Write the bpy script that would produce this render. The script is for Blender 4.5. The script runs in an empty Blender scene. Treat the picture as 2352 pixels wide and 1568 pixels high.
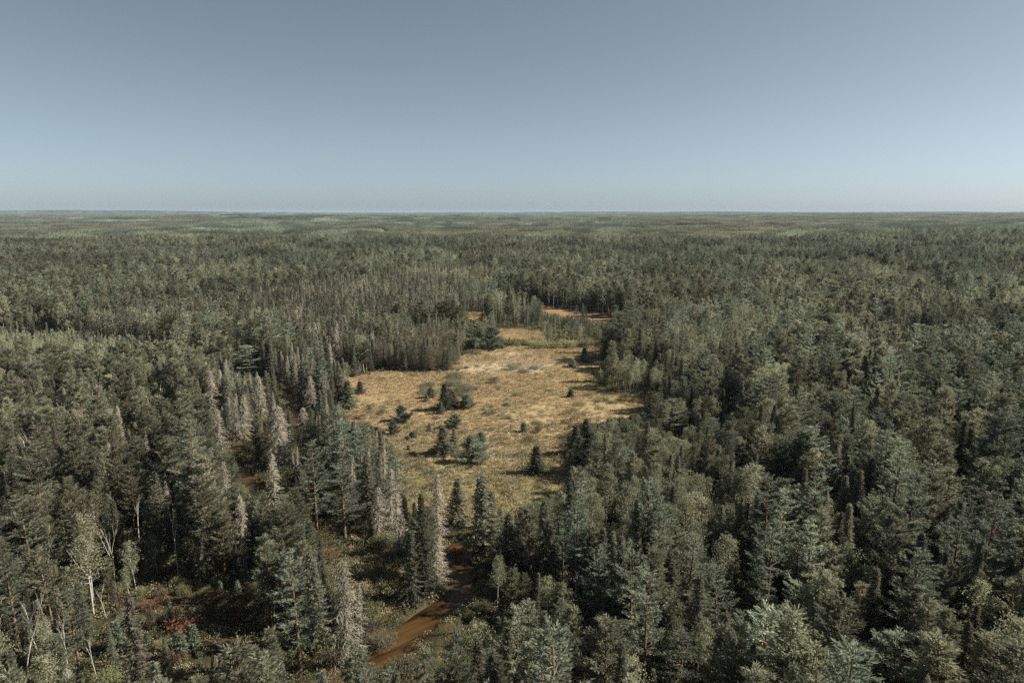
import bpy, math, random
import numpy as np

# ------------------------------------------------------------------ camera, sky, sun, exposure
S = bpy.context.scene
COL = S.collection
H = 65.0                       # drone height over the bog
PITCH = math.radians(10.65)
F = 1568.0                     # focal length measured on a 2352 px wide frame
cam_d = bpy.data.cameras.new('camera'); cam_d.sensor_width = 36; cam_d.lens = 24
cam_d.clip_start = 1; cam_d.clip_end = 90000
cam = bpy.data.objects.new('camera', cam_d); COL.objects.link(cam)
cam.location = (0, 0, H); cam.rotation_euler = (math.pi / 2 - PITCH, 0, math.radians(0))
S.camera = cam
SUN_EL, SUN_AZ = 38.0, 5.0   # azimuth counted from +X (right of the view), positive = ahead of the camera
S.view_settings.view_transform = 'Standard'; S.view_settings.look = 'None'
S.view_settings.exposure = 1.0; S.view_settings.gamma = 1
S.cycles.max_bounces = 5; S.cycles.diffuse_bounces = 3; S.cycles.glossy_bounces = 2
S.cycles.transmission_bounces = 2; S.cycles.volume_bounces = 0; S.cycles.transparent_max_bounces = 4
S.cycles.use_denoising = False
S.cycles.caustics_reflective = False; S.cycles.caustics_refractive = False
w = bpy.data.worlds.new('World'); S.world = w; w.use_nodes = True
nt = w.node_tree; nt.nodes.clear()
sky = nt.nodes.new('ShaderNodeTexSky'); sky.sky_type = 'NISHITA'; sky.sun_disc = False
sky.sun_elevation = math.radians(SUN_EL); sky.sun_rotation = math.radians(90 - SUN_AZ)
sky.altitude = 1450; sky.air_density = 0.62; sky.dust_density = 2.2; sky.ozone_density = 2.2
hsv = nt.nodes.new('ShaderNodeHueSaturation'); hsv.inputs['Hue'].default_value = 0.476; hsv.inputs['Saturation'].default_value = 0.56
bg = nt.nodes.new('ShaderNodeBackground'); bg.inputs['Strength'].default_value = 0.0515
out = nt.nodes.new('ShaderNodeOutputWorld')
nt.links.new(sky.outputs[0], hsv.inputs['Color']); tn = nt.nodes.new('ShaderNodeVectorMath'); tn.operation = 'MULTIPLY'; tn.inputs[1].default_value = (.965, .993, .99)
nt.links.new(hsv.outputs[0], tn.inputs[0]); nt.links.new(tn.outputs[0], bg.inputs[0]); nt.links.new(bg.outputs[0], out.inputs[0])
sl = bpy.data.lights.new('sun', 'SUN'); sl.energy = 5.0; sl.angle = math.radians(0.5); sl.color = (1.0, 0.90, 0.76)
sun = bpy.data.objects.new('sun', sl); COL.objects.link(sun)
el, az = math.radians(SUN_EL), math.radians(SUN_AZ)
from mathutils import Vector
sd = Vector((math.cos(el) * math.cos(az), math.cos(el) * math.sin(az), math.sin(el)))
sun.rotation_euler = sd.to_track_quat('Z', 'Y').to_euler(); sun.location = (200, 0, 200)

# ------------------------------------------------------------------ helpers
cp, sp = math.cos(PITCH), math.sin(PITCH)
def G(u, v):
    """ground point (z=0) seen at pixel u,v of the 2352x1568 photograph"""
    xc, yc = (u - 1176) / F, (784 - v) / F
    t = H / (sp - yc * cp)
    return (xc * t, (cp + yc * sp) * t)
def PX(x, y, z):
    """world -> pixel"""
    d = y * cp - (z - H) * sp
    up = y * sp + (z - H) * cp
    return 1176 + F * x / d, 784 - F * up / d
def gpoly(pts): return np.array([G(*p) for p in pts])
def inside(poly, x, y):
    poly = np.asarray(poly); c = np.zeros(np.shape(x), bool); n = len(poly); j = n - 1
    for i in range(n):
        xi, yi = poly[i]; xj, yj = poly[j]
        cond = ((yi > y) != (yj > y)) & (x < (xj - xi) * (y - yi) / ((yj - yi) if yj != yi else 1e-9) + xi)
        c ^= cond; j = i
    return c
def line_dist(path, x, y):
    best = np.full(np.shape(x), 1e9)
    for (ax, ay), (bx, by) in zip(path[:-1], path[1:]):
        dx, dy = bx - ax, by - ay
        t = np.clip(((x - ax) * dx + (y - ay) * dy) / (dx * dx + dy * dy + 1e-9), 0, 1)
        best = np.minimum(best, np.hypot(x - ax - t * dx, y - ay - t * dy))
    return best
def smooth(path, k=2):
    p = [tuple(q) for q in path]
    for _ in range(k):
        q = [p[0]]
        for a, b in zip(p[:-1], p[1:]):
            q += [(a[0] * .75 + b[0] * .25, a[1] * .75 + b[1] * .25), (a[0] * .25 + b[0] * .75, a[1] * .25 + b[1] * .75)]
        q.append(p[-1]); p = q
    return p
_P = np.random.RandomState(5).rand(4, 256, 256)
def vnoise(x, y, k=0):
    """smooth value noise 0..1"""
    x = np.asarray(x, float) + 1000.0; y = np.asarray(y, float) + 1000.0
    xi, yi = np.floor(x).astype(int), np.floor(y).astype(int); fx, fy = x - xi, y - yi
    fx = fx * fx * (3 - 2 * fx); fy = fy * fy * (3 - 2 * fy); t = _P[k]
    g = lambda a, b: t[a % 256, b % 256]
    return (g(xi, yi) * (1 - fx) + g(xi + 1, yi) * fx) * (1 - fy) + (g(xi, yi + 1) * (1 - fx) + g(xi + 1, yi + 1) * fx) * fy
def sstep(a, b, x):
    t = np.clip((x - a) / (b - a), 0, 1); return t * t * (3 - 2 * t)

# ------------------------------------------------------------------ the lie of the land
RIVER_A = smooth([G(700, 1680), G(780, 1590), G(868, 1516), G(925, 1460), G(985, 1412), G(1045, 1376), G(1068, 1340), G(1060, 1295), G(1050, 1255)])
BROOK = smooth([G(1050, 1255), G(1010, 1234), G(930, 1230), G(850, 1232), G(760, 1215), G(665, 1185), G(608, 1140)])
RIVER_C = smooth([G(608, 1140), G(575, 1102), G(540, 1066), G(515, 1040)])
RIVER_B = smooth([G(515, 1040), G(540, 1024), G(600, 1005), G(660, 988), G(684, 950), G(680, 918), G(655, 896), G(620, 888), G(585, 880), G(560, 860)])
REACH = [(RIVER_A, 3.0), (BROOK, .7), (RIVER_C, 2.1), (RIVER_B, 2.2)]
def river_d(x, y):
    d = np.full(np.shape(x), 1e9)
    for p, hw_ in REACH: d = np.minimum(d, line_dist(p, x, y) - hw_)
    return d
def terrain(x, y):
    d = np.hypot(x, y)
    z = sstep(450, 1500, d) * ((vnoise(x / 420, y / 420) - .5) * 9 + (vnoise(x / 1300, y / 1300, 1) - .5) * 16)
    z = z + sstep(450, 1300, d) * sstep(100, 900, x) * 11 * vnoise(x / 700, y / 700, 3)
    z = z + sstep(3000, 9000, d) * (vnoise(x / 3600, y / 2300, 2) ** 2) * 46
    z = z + sstep(8000, 20000, d) * (vnoise(x / 8000 + 3, y / 5000, 3) ** 1.5) * 46
    z = z + sstep(12000, 26000, d) * 42
    # two low ridges on the horizon
    z = z + 26 * np.exp(-((x + 1700) / 1700) ** 2 - ((y - 5600) / 700) ** 2)
    z = z + 55 * np.exp(-((x + 9500) / 2600) ** 2 - ((y - 15500) / 1500) ** 2)
    return z
CLEAR = gpoly([(800, 868), (860, 852), (970, 855), (1045, 852), (1058, 808), (1200, 796), (1395, 796), (1402, 830), (1380, 850), (1376, 880), (1404, 902),
               (1480, 912), (1540, 930), (1500, 952), (1400, 968), (1310, 990), (1298, 1020), (1306, 1060), (1312, 1115), (1320, 1160), (1250, 1200), (1150, 1222),
               (1060, 1215), (980, 1205), (920, 1170), (905, 1100), (890, 1030), (850, 985), (780, 968), (770, 935), (800, 905)])
BACK_M = [gpoly([(1140, 754), (1246, 760), (1256, 786), (1140, 778)]), gpoly([(1050, 718), (1112, 718), (1120, 737), (1050, 737)])]
MID_M = gpoly([(725, 1262), (830, 1254), (925, 1280), (940, 1340), (900, 1405), (850, 1425), (760, 1330)])
FLAT = gpoly([(1196, 700), (1230, 700), (1300, 709), (1375, 719), (1432, 734), (1434, 748), (1380, 744), (1330, 736), (1270, 726), (1222, 714), (1196, 708)])

# regions of the photograph that stay open (no tree may stand in front of them)
VIS = [np.array(p, float) for p in [
    [(802, 874), (860, 857), (970, 858), (1050, 852), (1064, 812), (1200, 802), (1388, 802), (1392, 830), (1366, 850), (1366, 880), (1398, 905), (1480, 920),
     (1512, 935), (1465, 946), (1385, 960), (1300, 990), (1288, 1020), (1292, 1060), (1296, 1100), (1265, 1130), (1200, 1150), (1140, 1158), (1100, 1120),
     (1040, 1112), (960, 1150), (938, 1150), (930, 1080), (915, 1030), (880, 985), (850, 965), (790, 958), (790, 930), (815, 905)],
    [(856, 1512), (885, 1512), (960, 1475), (1015, 1432), (1075, 1390), (1100, 1360), (1090, 1300), (1062, 1240), (1030, 1240), (1032, 1290), (1022, 1340), (985, 1370), (940, 1400), (905, 1440), (868, 1485)],
    [(740, 1262), (830, 1254), (925, 1282), (930, 1340), (895, 1400), (850, 1420), (838, 1330), (748, 1300)],
    [(522, 1062), (560, 1072), (604, 1122), (612, 1142), (590, 1142), (560, 1110)],
    [(666, 908), (692, 908), (692, 975), (672, 975)], [(600, 878), (640, 878), (640, 894), (600, 894)],
    [(1240, 704), (1300, 710), (1330, 714), (1325, 725), (1250, 713)], [(1350, 718), (1420, 733), (1422, 740), (1352, 729)],
    [(1145, 755), (1242, 762), (1242, 775), (1145, 770)], [(1058, 720), (1105, 720), (1105, 730), (1058, 730)],
    [(420, 1375), (590, 1375), (600, 1470), (440, 1480)]]]
LOW = [(2, .0), (9, .0)]
# stands: (ground polygon, mix of kinds, height factor, spacing factor); the first that holds a point wins
STANDS = [
    (gpoly([(-500, 778), (180, 776), (330, 800), (460, 832), (430, 880), (150, 868), (-600, 880)]), dict(young=.88, spruce=.08, aspen=.04), .58, .6),
    (gpoly([(1085, 740), (1400, 752), (1420, 800), (1200, 797), (1062, 806), (1060, 760)]), dict(alder=.62, spruce=.16, white=.10, aspen=.12), .55, 1.0),
    (gpoly([(1180, 712), (1440, 745), (1420, 760), (1230, 748), (1100, 735)]), dict(spruce=.5, alder=.3, white=.2), .6, 1.0),
    (gpoly([(1370, 842), (1420, 830), (1560, 905), (1560, 945), (1480, 912), (1400, 900)]), dict(aspen=.8, alder=.2), .62, .8),
    (gpoly([(880, 815), (930, 775), (1050, 765), (1055, 856), (850, 852)]), dict(tamarack=.55, spruce=.25, alder=.12, aspen=.08), .68, .75),
    (gpoly([(560, 700), (1060, 640), (1060, 760), (900, 765), (830, 850), (740, 860), (600, 800)]), dict(spruce=.52, dead=.25, tamarack=.10, aspen=.13), .95, .7),
    (gpoly([(600, 860), (830, 850), (770, 935), (780, 968), (890, 1020), (640, 1040), (520, 1060), (480, 900)]), dict(spruce=.38, dead=.28, white=.16, alder=.18), .85, .85),
    (gpoly([(640, 1040), (890, 1030), (925, 1170), (960, 1260), (700, 1240), (600, 1150)]), dict(white=.38, spruce=.2, dead=.32, alder=.1), .9, .95),
    (gpoly([(380, 1335), (600, 1345), (640, 1700), (240, 1700), (285, 1430)]), dict(alder=.55, redbush=.10, sapling=.15, spruce=.2), .5, .62),
    (gpoly([(840, 1450), (1000, 1400), (1110, 1370), (1200, 1440), (1200, 1560), (1100, 1700), (700, 1700)]), dict(alder=.75, aspen=.15, sapling=.1), .55, .85),
    (gpoly([(-700, 1180), (350, 1150), (420, 1330), (240, 1700), (-700, 1700)]), dict(spruce=.27, aspen=.28, white=.15, red=.18, alder=.12), .8, .95),
    (gpoly([(-900, 820), (560, 820), (560, 1180), (-900, 1200)]), dict(red=.58, spruce=.17, aspen=.17, dead=.08), .85, .88),
    (gpoly([(1310, 990), (1560, 940), (1720, 1080), (1680, 1330), (1400, 1330), (1180, 1240), (1310, 1130)]), dict(aspen=.52, spruce=.30, white=.08, red=.1), .78, .85),
    (gpoly([(1560, 900), (1400, 800), (1430, 745), (1800, 745), (1760, 900)]), dict(aspen=.5, spruce=.2, white=.18, red=.12), .8, .85),
    (gpoly([(1100, 1240), (1400, 1330), (1700, 1330), (1600, 1700), (1000, 1700)]), dict(aspen=.33, red=.2, spruce=.22, white=.25), .82, .95),
    (gpoly([(1560, 940), (1760, 900), (3300, 760), (3600, 1700), (1600, 1700)]), dict(white=.36, red=.30, aspen=.16, spruce=.18), 1.0, 1.05),
    (gpoly([(1130, 640), (1900, 650), (2000, 740), (1440, 740), (1150, 690)]), dict(red=.5, aspen=.35, white=.15), 1.0, 1.0),
]
KINDS = ['spruce', 'white', 'red', 'aspen', 'dead', 'tamarack', 'alder', 'young', 'redbush', 'sapling', 'bare']
BASEH = dict(spruce=15, white=20, red=17, aspen=14, dead=14, tamarack=12, alder=4.5, young=9, redbush=3.6, sapling=4.5, bare=12)
BASER = dict(spruce=1.9, white=4.0, red=2.9, aspen=2.3, dead=1.7, tamarack=2.6, alder=2.2, young=1.5, redbush=1.7, sapling=1.1, bare=2.6)

# ------------------------------------------------------------------ materials
def mat(name): m = bpy.data.materials.new(name); m.use_nodes = True; m.node_tree.nodes.clear(); return m
LEAF = 2.5
def foliage(name, c1, c2, trans=.42, rnd=.42, region=.35, old=None, shift=True):
    """leaf material: colour between c1 and c2 by leaf, by tree and by stand"""
    c1, c2 = [(c_[0] * LEAF * 1.0, c_[1] * LEAF, c_[2] * LEAF * 1.04) if shift else tuple(q * LEAF for q in c_) for c_ in (c1, c2)]
    m = mat(name); t = m.node_tree; N = t.nodes.new; L = t.links.new
    at = N('ShaderNodeAttribute'); at.attribute_name = 'tone'
    oi = N('ShaderNodeObjectInfo'); geo = N('ShaderNodeNewGeometry')
    mx = N('ShaderNodeMix'); mx.data_type = 'RGBA'; mx.inputs[6].default_value = (*c1, 1); mx.inputs[7].default_value = (*c2, 1)
    a = N('ShaderNodeMath'); a.operation = 'MULTIPLY_ADD'; a.inputs[1].default_value = .6; a.inputs[2].default_value = 0
    b = N('ShaderNodeMath'); b.operation = 'MULTIPLY_ADD'; b.inputs[1].default_value = .4
    L(at.outputs['Fac'], a.inputs[0]); L(oi.outputs['Random'], b.inputs[0]); L(a.outputs[0], b.inputs[2]); L(b.outputs[0], mx.inputs[0])
    nz = N('ShaderNodeTexNoise'); nz.inputs['Scale'].default_value = 0.011; nz.inputs['Detail'].default_value = 2
    L(geo.outputs['Position'], nz.inputs['Vector'])
    mr = N('ShaderNodeMapRange'); mr.inputs[1].default_value = .3; mr.inputs[2].default_value = .7; mr.inputs[3].default_value = 1 - region; mr.inputs[4].default_value = 1 + region
    L(nz.outputs['Fac'], mr.inputs[0])
    nz2 = N('ShaderNodeTexNoise'); nz2.inputs['Scale'].default_value = 0.0022; nz2.inputs['Detail'].default_value = 3; L(geo.outputs['Position'], nz2.inputs['Vector'])
    mrb = N('ShaderNodeMapRange'); mrb.inputs[1].default_value = .35; mrb.inputs[2].default_value = .65; mrb.inputs[3].default_value = 1 - region * .45; mrb.inputs[4].default_value = 1 + region * .45
    L(nz2.outputs['Fac'], mrb.inputs[0]); vb_ = N('ShaderNodeMath'); vb_.operation = 'MULTIPLY'; L(mr.outputs[0], vb_.inputs[0]); L(mrb.outputs[0], vb_.inputs[1])
    wn = N('ShaderNodeTexWhiteNoise'); wn.noise_dimensions = '1D'; L(oi.outputs['Random'], wn.inputs['W'])
    mr2 = N('ShaderNodeMapRange'); mr2.inputs[3].default_value = 1 - rnd; mr2.inputs[4].default_value = 1 + rnd; L(wn.outputs['Value'], mr2.inputs[0])
    v = N('ShaderNodeMath'); v.operation = 'MULTIPLY'; L(vb_.outputs[0], v.inputs[0]); L(mr2.outputs[0], v.inputs[1])
    col = mx.outputs[2]
    if old:                       # some trees are half dead and grey-brown
        st_ = N('ShaderNodeMapRange'); st_.inputs[1].default_value = 1 - old - .12; st_.inputs[2].default_value = 1 - old + .12; st_.inputs[4].default_value = .75
        fr_ = N('ShaderNodeMath'); fr_.operation = 'FRACT'; m3_ = N('ShaderNodeMath'); m3_.operation = 'MULTIPLY'; m3_.inputs[1].default_value = 53.7
        L(oi.outputs['Random'], m3_.inputs[0]); L(m3_.outputs[0], fr_.inputs[0]); L(fr_.outputs[0], st_.inputs[0])
        mo = N('ShaderNodeMix'); mo.data_type = 'RGBA'; mo.inputs[7].default_value = (.16, .142, .112, 1); L(st_.outputs[0], mo.inputs[0]); L(col, mo.inputs[6]); col = mo.outputs[2]
    hs = N('ShaderNodeHueSaturation'); L(col, hs.inputs['Color']); L(v.outputs[0], hs.inputs['Value'])
    mr3 = N('ShaderNodeMapRange'); mr3.inputs[3].default_value = .468; mr3.inputs[4].default_value = .528; L(wn.outputs['Value'], mr3.inputs[0])
    wn2 = N('ShaderNodeMath'); wn2.operation = 'FRACT'; ml = N('ShaderNodeMath'); ml.operation = 'MULTIPLY'; ml.inputs[1].default_value = 17.31
    L(oi.outputs['Random'], ml.inputs[0]); L(ml.outputs[0], wn2.inputs[0]); L(wn2.outputs[0], mr3.inputs[0]); L(mr3.outputs[0], hs.inputs['Hue'])
    d = N('ShaderNodeBsdfDiffuse'); tr = N('ShaderNodeBsdfTranslucent'); ms = N('ShaderNodeMixShader'); ms.inputs[0].default_value = trans
    L(hs.outputs[0], d.inputs[0]); L(hs.outputs[0], tr.inputs[0]); L(d.outputs[0], ms.inputs[1]); L(tr.outputs[0], ms.inputs[2])
    o = N('ShaderNodeOutputMaterial'); L(ms.outputs[0], o.inputs[0])
    return m
def bark(name, c1, c2, scale=3.0, zs=.25):
    m = mat(name); t = m.node_tree; N = t.nodes.new; L = t.links.new
    geo = N('ShaderNodeTexCoord'); mp = N('ShaderNodeMapping'); mp.inputs['Scale'].default_value = (1, 1, zs)
    nz = N('ShaderNodeTexNoise'); nz.inputs['Scale'].default_value = scale; nz.inputs['Detail'].default_value = 4
    cr = N('ShaderNodeMix'); cr.data_type = 'RGBA'; cr.inputs[6].default_value = (*c1, 1); cr.inputs[7].default_value = (*c2, 1)
    mr = N('ShaderNodeMapRange'); mr.inputs[1].default_value = .4; mr.inputs[2].default_value = .62
    d = N('ShaderNodeBsdfDiffuse'); o = N('ShaderNodeOutputMaterial')
    L(geo.outputs['Object'], mp.inputs[0]); L(mp.outputs[0], nz.inputs[0]); L(nz.outputs['Fac'], mr.inputs[0]); L(mr.outputs[0], cr.inputs[0]); L(cr.outputs[2], d.inputs[0]); L(d.outputs[0], o.inputs[0])
    return m
M = dict(
    spruce=foliage('spruce_needles', (.046, .052, .038), (.102, .102, .072), old=.25),
    white=foliage('blue_green_pine_needles', (.050, .063, .048), (.115, .130, .092)),
    red=foliage('olive_pine_needles', (.048, .054, .037), (.112, .112, .074)),
    aspen=foliage('aspen_leaves', (.066, .074, .047), (.145, .147, .095)),
    young=foliage('young_aspen_leaves', (.120, .135, .085), (.185, .20, .135), rnd=.2),
    dead=foliage('bare_grey_twigs', (.092, .085, .065), (.165, .154, .123), trans=.05, rnd=.22, region=.15),
    tamarack=foliage('thin_tamarack_needles', (.064, .061, .043), (.112, .105, .075)),
    alder=foliage('alder_leaves', (.060, .068, .036), (.14, .140, .075)),
    willow=foliage('willow_leaves', (.056, .060, .042), (.098, .100, .070), rnd=.15, region=.1),
    redbush=foliage('red_autumn_leaves', (.060, .038, .023), (.098, .060, .034)),
    yellow=foliage('yellowing_leaves', (.18, .15, .04), (.26, .22, .07)),
    sapling=foliage('sapling_needles', (.040, .055, .040), (.085, .10, .07)),
    pinebark=bark('pine_bark', (.10, .075, .055), (.20, .15, .11)),
    whitebark=bark('pale_aspen_bark', (.30, .29, .26), (.55, .53, .48)),
    deadwood=bark('weathered_dead_wood', (.28, .25, .21), (.48, .44, .38)),
    sedge=foliage('golden_sedge', (.168, .136, .082), (.200, .161, .098), shift=False, trans=.1, rnd=.2, region=.1),
    straw=foliage('pale_straw', (.175, .149, .104), (.203, .173, .121), shift=False, trans=.1, rnd=.15, region=.1),
    olive=foliage('olive_bog_shrub', (.072, .070, .044), (.150, .130, .080), shift=False, trans=.1, rnd=.3, region=.2),
    litter=foliage('undergrowth_leaves', (.036, .040, .024), (.082, .078, .045), trans=.15),
)

# ------------------------------------------------------------------ mesh makers
class MB:
    def __init__(s): s.v = []; s.f = []; s.n = 0; s.m = []; s.t = []
    def cards(s, c, a, b, l, wd, mi=0, rs=None):
        """diamond leaves: centre, long axis, cross axis, length, width"""
        c = np.asarray(c, float); n = len(c)
        if not n: return
        a = a / (np.linalg.norm(a, axis=1, keepdims=True) + 1e-9); b = b / (np.linalg.norm(b, axis=1, keepdims=True) + 1e-9)
        l = np.broadcast_to(l, n)[:, None]; wd = np.broadcast_to(wd, n)[:, None]
        q = np.stack([c - a * l / 2, c + b * wd / 2 - a * l * .08, c + a * l / 2, c - b * wd / 2 - a * l * .08], 1).reshape(-1, 3)
        s.v.append(q); s.f.append((np.arange(n * 4) + s.n).reshape(n, 4)); s.n += n * 4
        s.m.append(np.full(n, mi)); tone = (rs.rand(n) if rs is not None else np.random.rand(n)); s.t.append(np.repeat(tone, 4))
    def tube(s, pts, rad, k=6, mi=0):
        pts = np.asarray(pts, float); n = len(pts); rings = []
        for i in range(n):
            d = pts[min(i + 1, n - 1)] - pts[max(i - 1, 0)]; d = d / (np.linalg.norm(d) + 1e-9)
            ref = np.array([0, 0, 1.]) if abs(d[2]) < .8 else np.array([1., 0, 0])
            x = np.cross(d, ref); x /= np.linalg.norm(x); y = np.cross(d, x)
            an = np.arange(k) * 2 * math.pi / k
            rings.append(pts[i] + rad[i] * (np.cos(an)[:, None] * x + np.sin(an)[:, None] * y))
        s.v.append(np.concatenate(rings)); base = s.n; fs = []
        for i in range(n - 1):
            for j in range(k):
                fs.append((base + i * k + j, base + i * k + (j + 1) % k, base + (i + 1) * k + (j + 1) % k, base + (i + 1) * k + j))
        s.f.append(np.array(fs)); s.m.append(np.full(len(fs), mi)); s.t.append(np.full(n * k, .5)); s.n += n * k
    def mesh(s, name, mats):
        me = bpy.data.meshes.new(name)
        v = np.concatenate(s.v).astype(np.float32); f = np.concatenate(s.f).astype(np.int32)
        me.vertices.add(len(v)); me.vertices.foreach_set('co', v.ravel())
        me.loops.add(f.size); me.loops.foreach_set('vertex_index', f.ravel())
        me.polygons.add(len(f)); me.polygons.foreach_set('loop_start', np.arange(0, f.size, 4, dtype=np.int32)); me.polygons.foreach_set('loop_total', np.full(len(f), 4, np.int32))
        for m_ in mats: me.materials.append(m_)
        me.polygons.foreach_set('material_index', np.concatenate(s.m).astype(np.int32))
        me.update(calc_edges=True)
        at = me.attributes.new('tone', 'FLOAT', 'POINT'); at.data.foreach_set('value', np.concatenate(s.t).astype(np.float32))
        return me
def jit(rs, n, s=1.0): return (rs.rand(n, 3) - .5) * 2 * s
def unit(v): return v / (np.linalg.norm(v, axis=-1, keepdims=True) + 1e-9)

def conifer(rs, h, R, det=1.0, dead=False, gap=0.0, base=.06, pw=.8, thin=1.0):
    """spruce: whorls of drooping branches, each a spray of small needle twigs"""
    tr, cr = MB(), MB()
    lean = jit(rs, 1, .012 * h)[0]
    ax = lambda z: np.array([lean[0] * (z / h) ** 2, lean[1] * (z / h) ** 2, z])
    zs = np.linspace(0, h, 7); tr.tube([ax(z) for z in zs], [.011 * h * (1 - z / h) + .02 for z in zs])
    nb = int(h * 19 * det * thin)
    zb = base * h + (h * .985 - base * h) * (np.linspace(0, 1, nb) ** 1.05)
    big = 1 / math.sqrt(det)
    lob = rs.rand(8) * .5 + .75
    for i, z in enumerate(zb):
        t = (z - base * h) / (h - base * h)
        if rs.rand() < gap * (1 - t): continue
        a = i * 2.399 + rs.rand() * .8
        Lb = R * ((1 - t) ** pw) * (.42 + .78 * rs.rand()) * lob[int(a / .785) % 8] + .10
        if t < .12: Lb *= .6 + 3 * t
        d = np.array([math.cos(a), math.sin(a), 0]); sd_ = np.array([-d[1], d[0], 0])
        rise = .5 * t - .18 - (.55 if dead else .28) * (1 - t); k = max(2, int((3 + Lb * 5.2) * det ** .6))
        s_ = np.linspace(.12, 1, k)
        p = ax(z) + s_[:, None] * Lb * d + (rise * s_ * Lb + .12 * Lb * s_ ** 3)[:, None] * np.array([0, 0, 1.])
        if det > .6 and not dead and i % 5 == 0 and Lb > .6: tr.tube([p[0] - d * .12 * Lb, p[-1]], [.03, .008], 3)
        if dead and det > .6 and i % 2 == 0: tr.tube([p[0] - d * .12 * Lb, p[k // 2], p[-1]], [.035, .022, .008], 3)
        sg = np.where(np.arange(k) % 2 == 0, 1., -1.)[:, None]
        if dead:
            aa = d * .45 + sg * sd_ * .5 + np.array([0, 0, -.75]) + jit(rs, k, .35)
            cr.cards(p + aa * .16, aa, jit(rs, k), (.62 + .4 * rs.rand(k)) * (1.1 - .4 * s_) * big, .060 * big, 0, rs)
            aa = d * .3 - sg * sd_ * .6 + np.array([0, 0, -.45]) + jit(rs, k, .4)
            cr.cards(p + aa * .12, aa, jit(rs, k), .42 * big, .05 * big, 0, rs)
        else:
            aa = d * .8 + sg * sd_ * .75 + np.array([0, 0, -.12]) + jit(rs, k, .25)
            cr.cards(p + aa * .18, aa, np.array([0, 0, 1.]) + jit(rs, k, .9), (.42 + .25 * rs.rand(k)) * (1.15 - .4 * s_) * big, .20 * big, 0, rs)
            aa = d * .8 - sg * sd_ * .6 + np.array([0, 0, -.35]) + jit(rs, k, .3)
            cr.cards(p + aa * .12 - [0, 0, .05], aa, jit(rs, k), .40 * big, .17 * big, 0, rs)
    k = 8; c = np.stack([np.full(k, ax(h)[0]), np.full(k, ax(h)[1]), h - np.linspace(0, .1 * min(h, 8), k)], 1)
    cr.cards(c, np.array([0, 0, 1.]) + jit(rs, k, .6), jit(rs, k), .42, .12, 0, rs)
    return tr, cr

def pine(rs, h, R, det=1.0, kind='white'):
    tr, cr = MB(), MB(); white = kind == 'white'
    lean = jit(rs, 1, .03 * h)[0]; ax = lambda z: np.array([lean[0] * (z / h) ** 2, lean[1] * (z / h) ** 2, z])
    zs = np.linspace(0, h * .97, 8); tr.tube([ax(z) for z in zs], [.014 * h * (1 - z / h) + .03 for z in zs], 7)
    young = kind == 'young'; b0 = .22 if white else (.03 if young else .30); nw = int((h * (1 - b0)) / (1.05 if white else (.42 if young else .7))); big = 1 / math.sqrt(det)
    side = rs.rand(6) * .55 + .7
    for wi in range(nw):
        t = (wi + rs.rand() * .5) / nw; z = h * (b0 + (1 - b0) * t * .985)
        prof = (min(1, .45 + 2.0 * t) * (1.02 - t) ** .62 * 1.12) if white else (((1.04 - t) ** .75 if young else min(1, .55 + 1.6 * t) * (1.03 - t ** 1.6) ** .6))
        nbr = 5 if white else 6
        for j in range(nbr):
            a = rs.rand() * 6.283; Lb = R * prof * (.55 + .6 * rs.rand()) * side[int(a / 1.0472) % 6] + .15
            if rs.rand() < .1: continue
            d = np.array([math.cos(a), math.sin(a), 0]); sdv = np.array([-d[1], d[0], 0])
            rise = (.06 + .5 * t) if white else (.25 + .35 * t)
            P = lambda s: ax(z) + s * Lb * d + np.array([0, 0, (rise * s + .16 * s ** 3) * Lb])
            if det > .5 and Lb > .8: tr.tube([P(0), P(.5), P(.9)], [.05 + .01 * Lb, .04, .012], 4)
            nf = max(2, int(Lb * (3.4 if white else 3.6) * det ** .5))
            for s in np.linspace(.34, 1.0, nf):
                wdt = Lb * (.30 if white else .26) * (1.15 - s) + .2
                n = max(3, int((9 if white else 10) * det ** .5))
                off = (rs.rand(n, 1) - .5) * 2 * wdt * sdv + (rs.rand(n, 1) - .5) * .5 * d
                off = off + np.array([0, 0, 1.]) * ((rs.rand(n, 1) - .35) * (.26 if white else .55))
                aa = unit(off * [1, 1, .3] + d * .35) + np.array([0, 0, .38 if white else .35]) + jit(rs, n, .4)
                cr.cards(P(s) + off, aa, jit(rs, n) + [0, 0, .4], (.42 + .2 * rs.rand(n)) * big, (.17 if white else .16) * big, 0, rs)
    n = 16; cr.cards(ax(h * .98) + jit(rs, n, .3), jit(rs, n, .6) + [0, 0, 1.], jit(rs, n), .5 * big, .16 * big, 0, rs)
    return tr, cr

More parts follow.
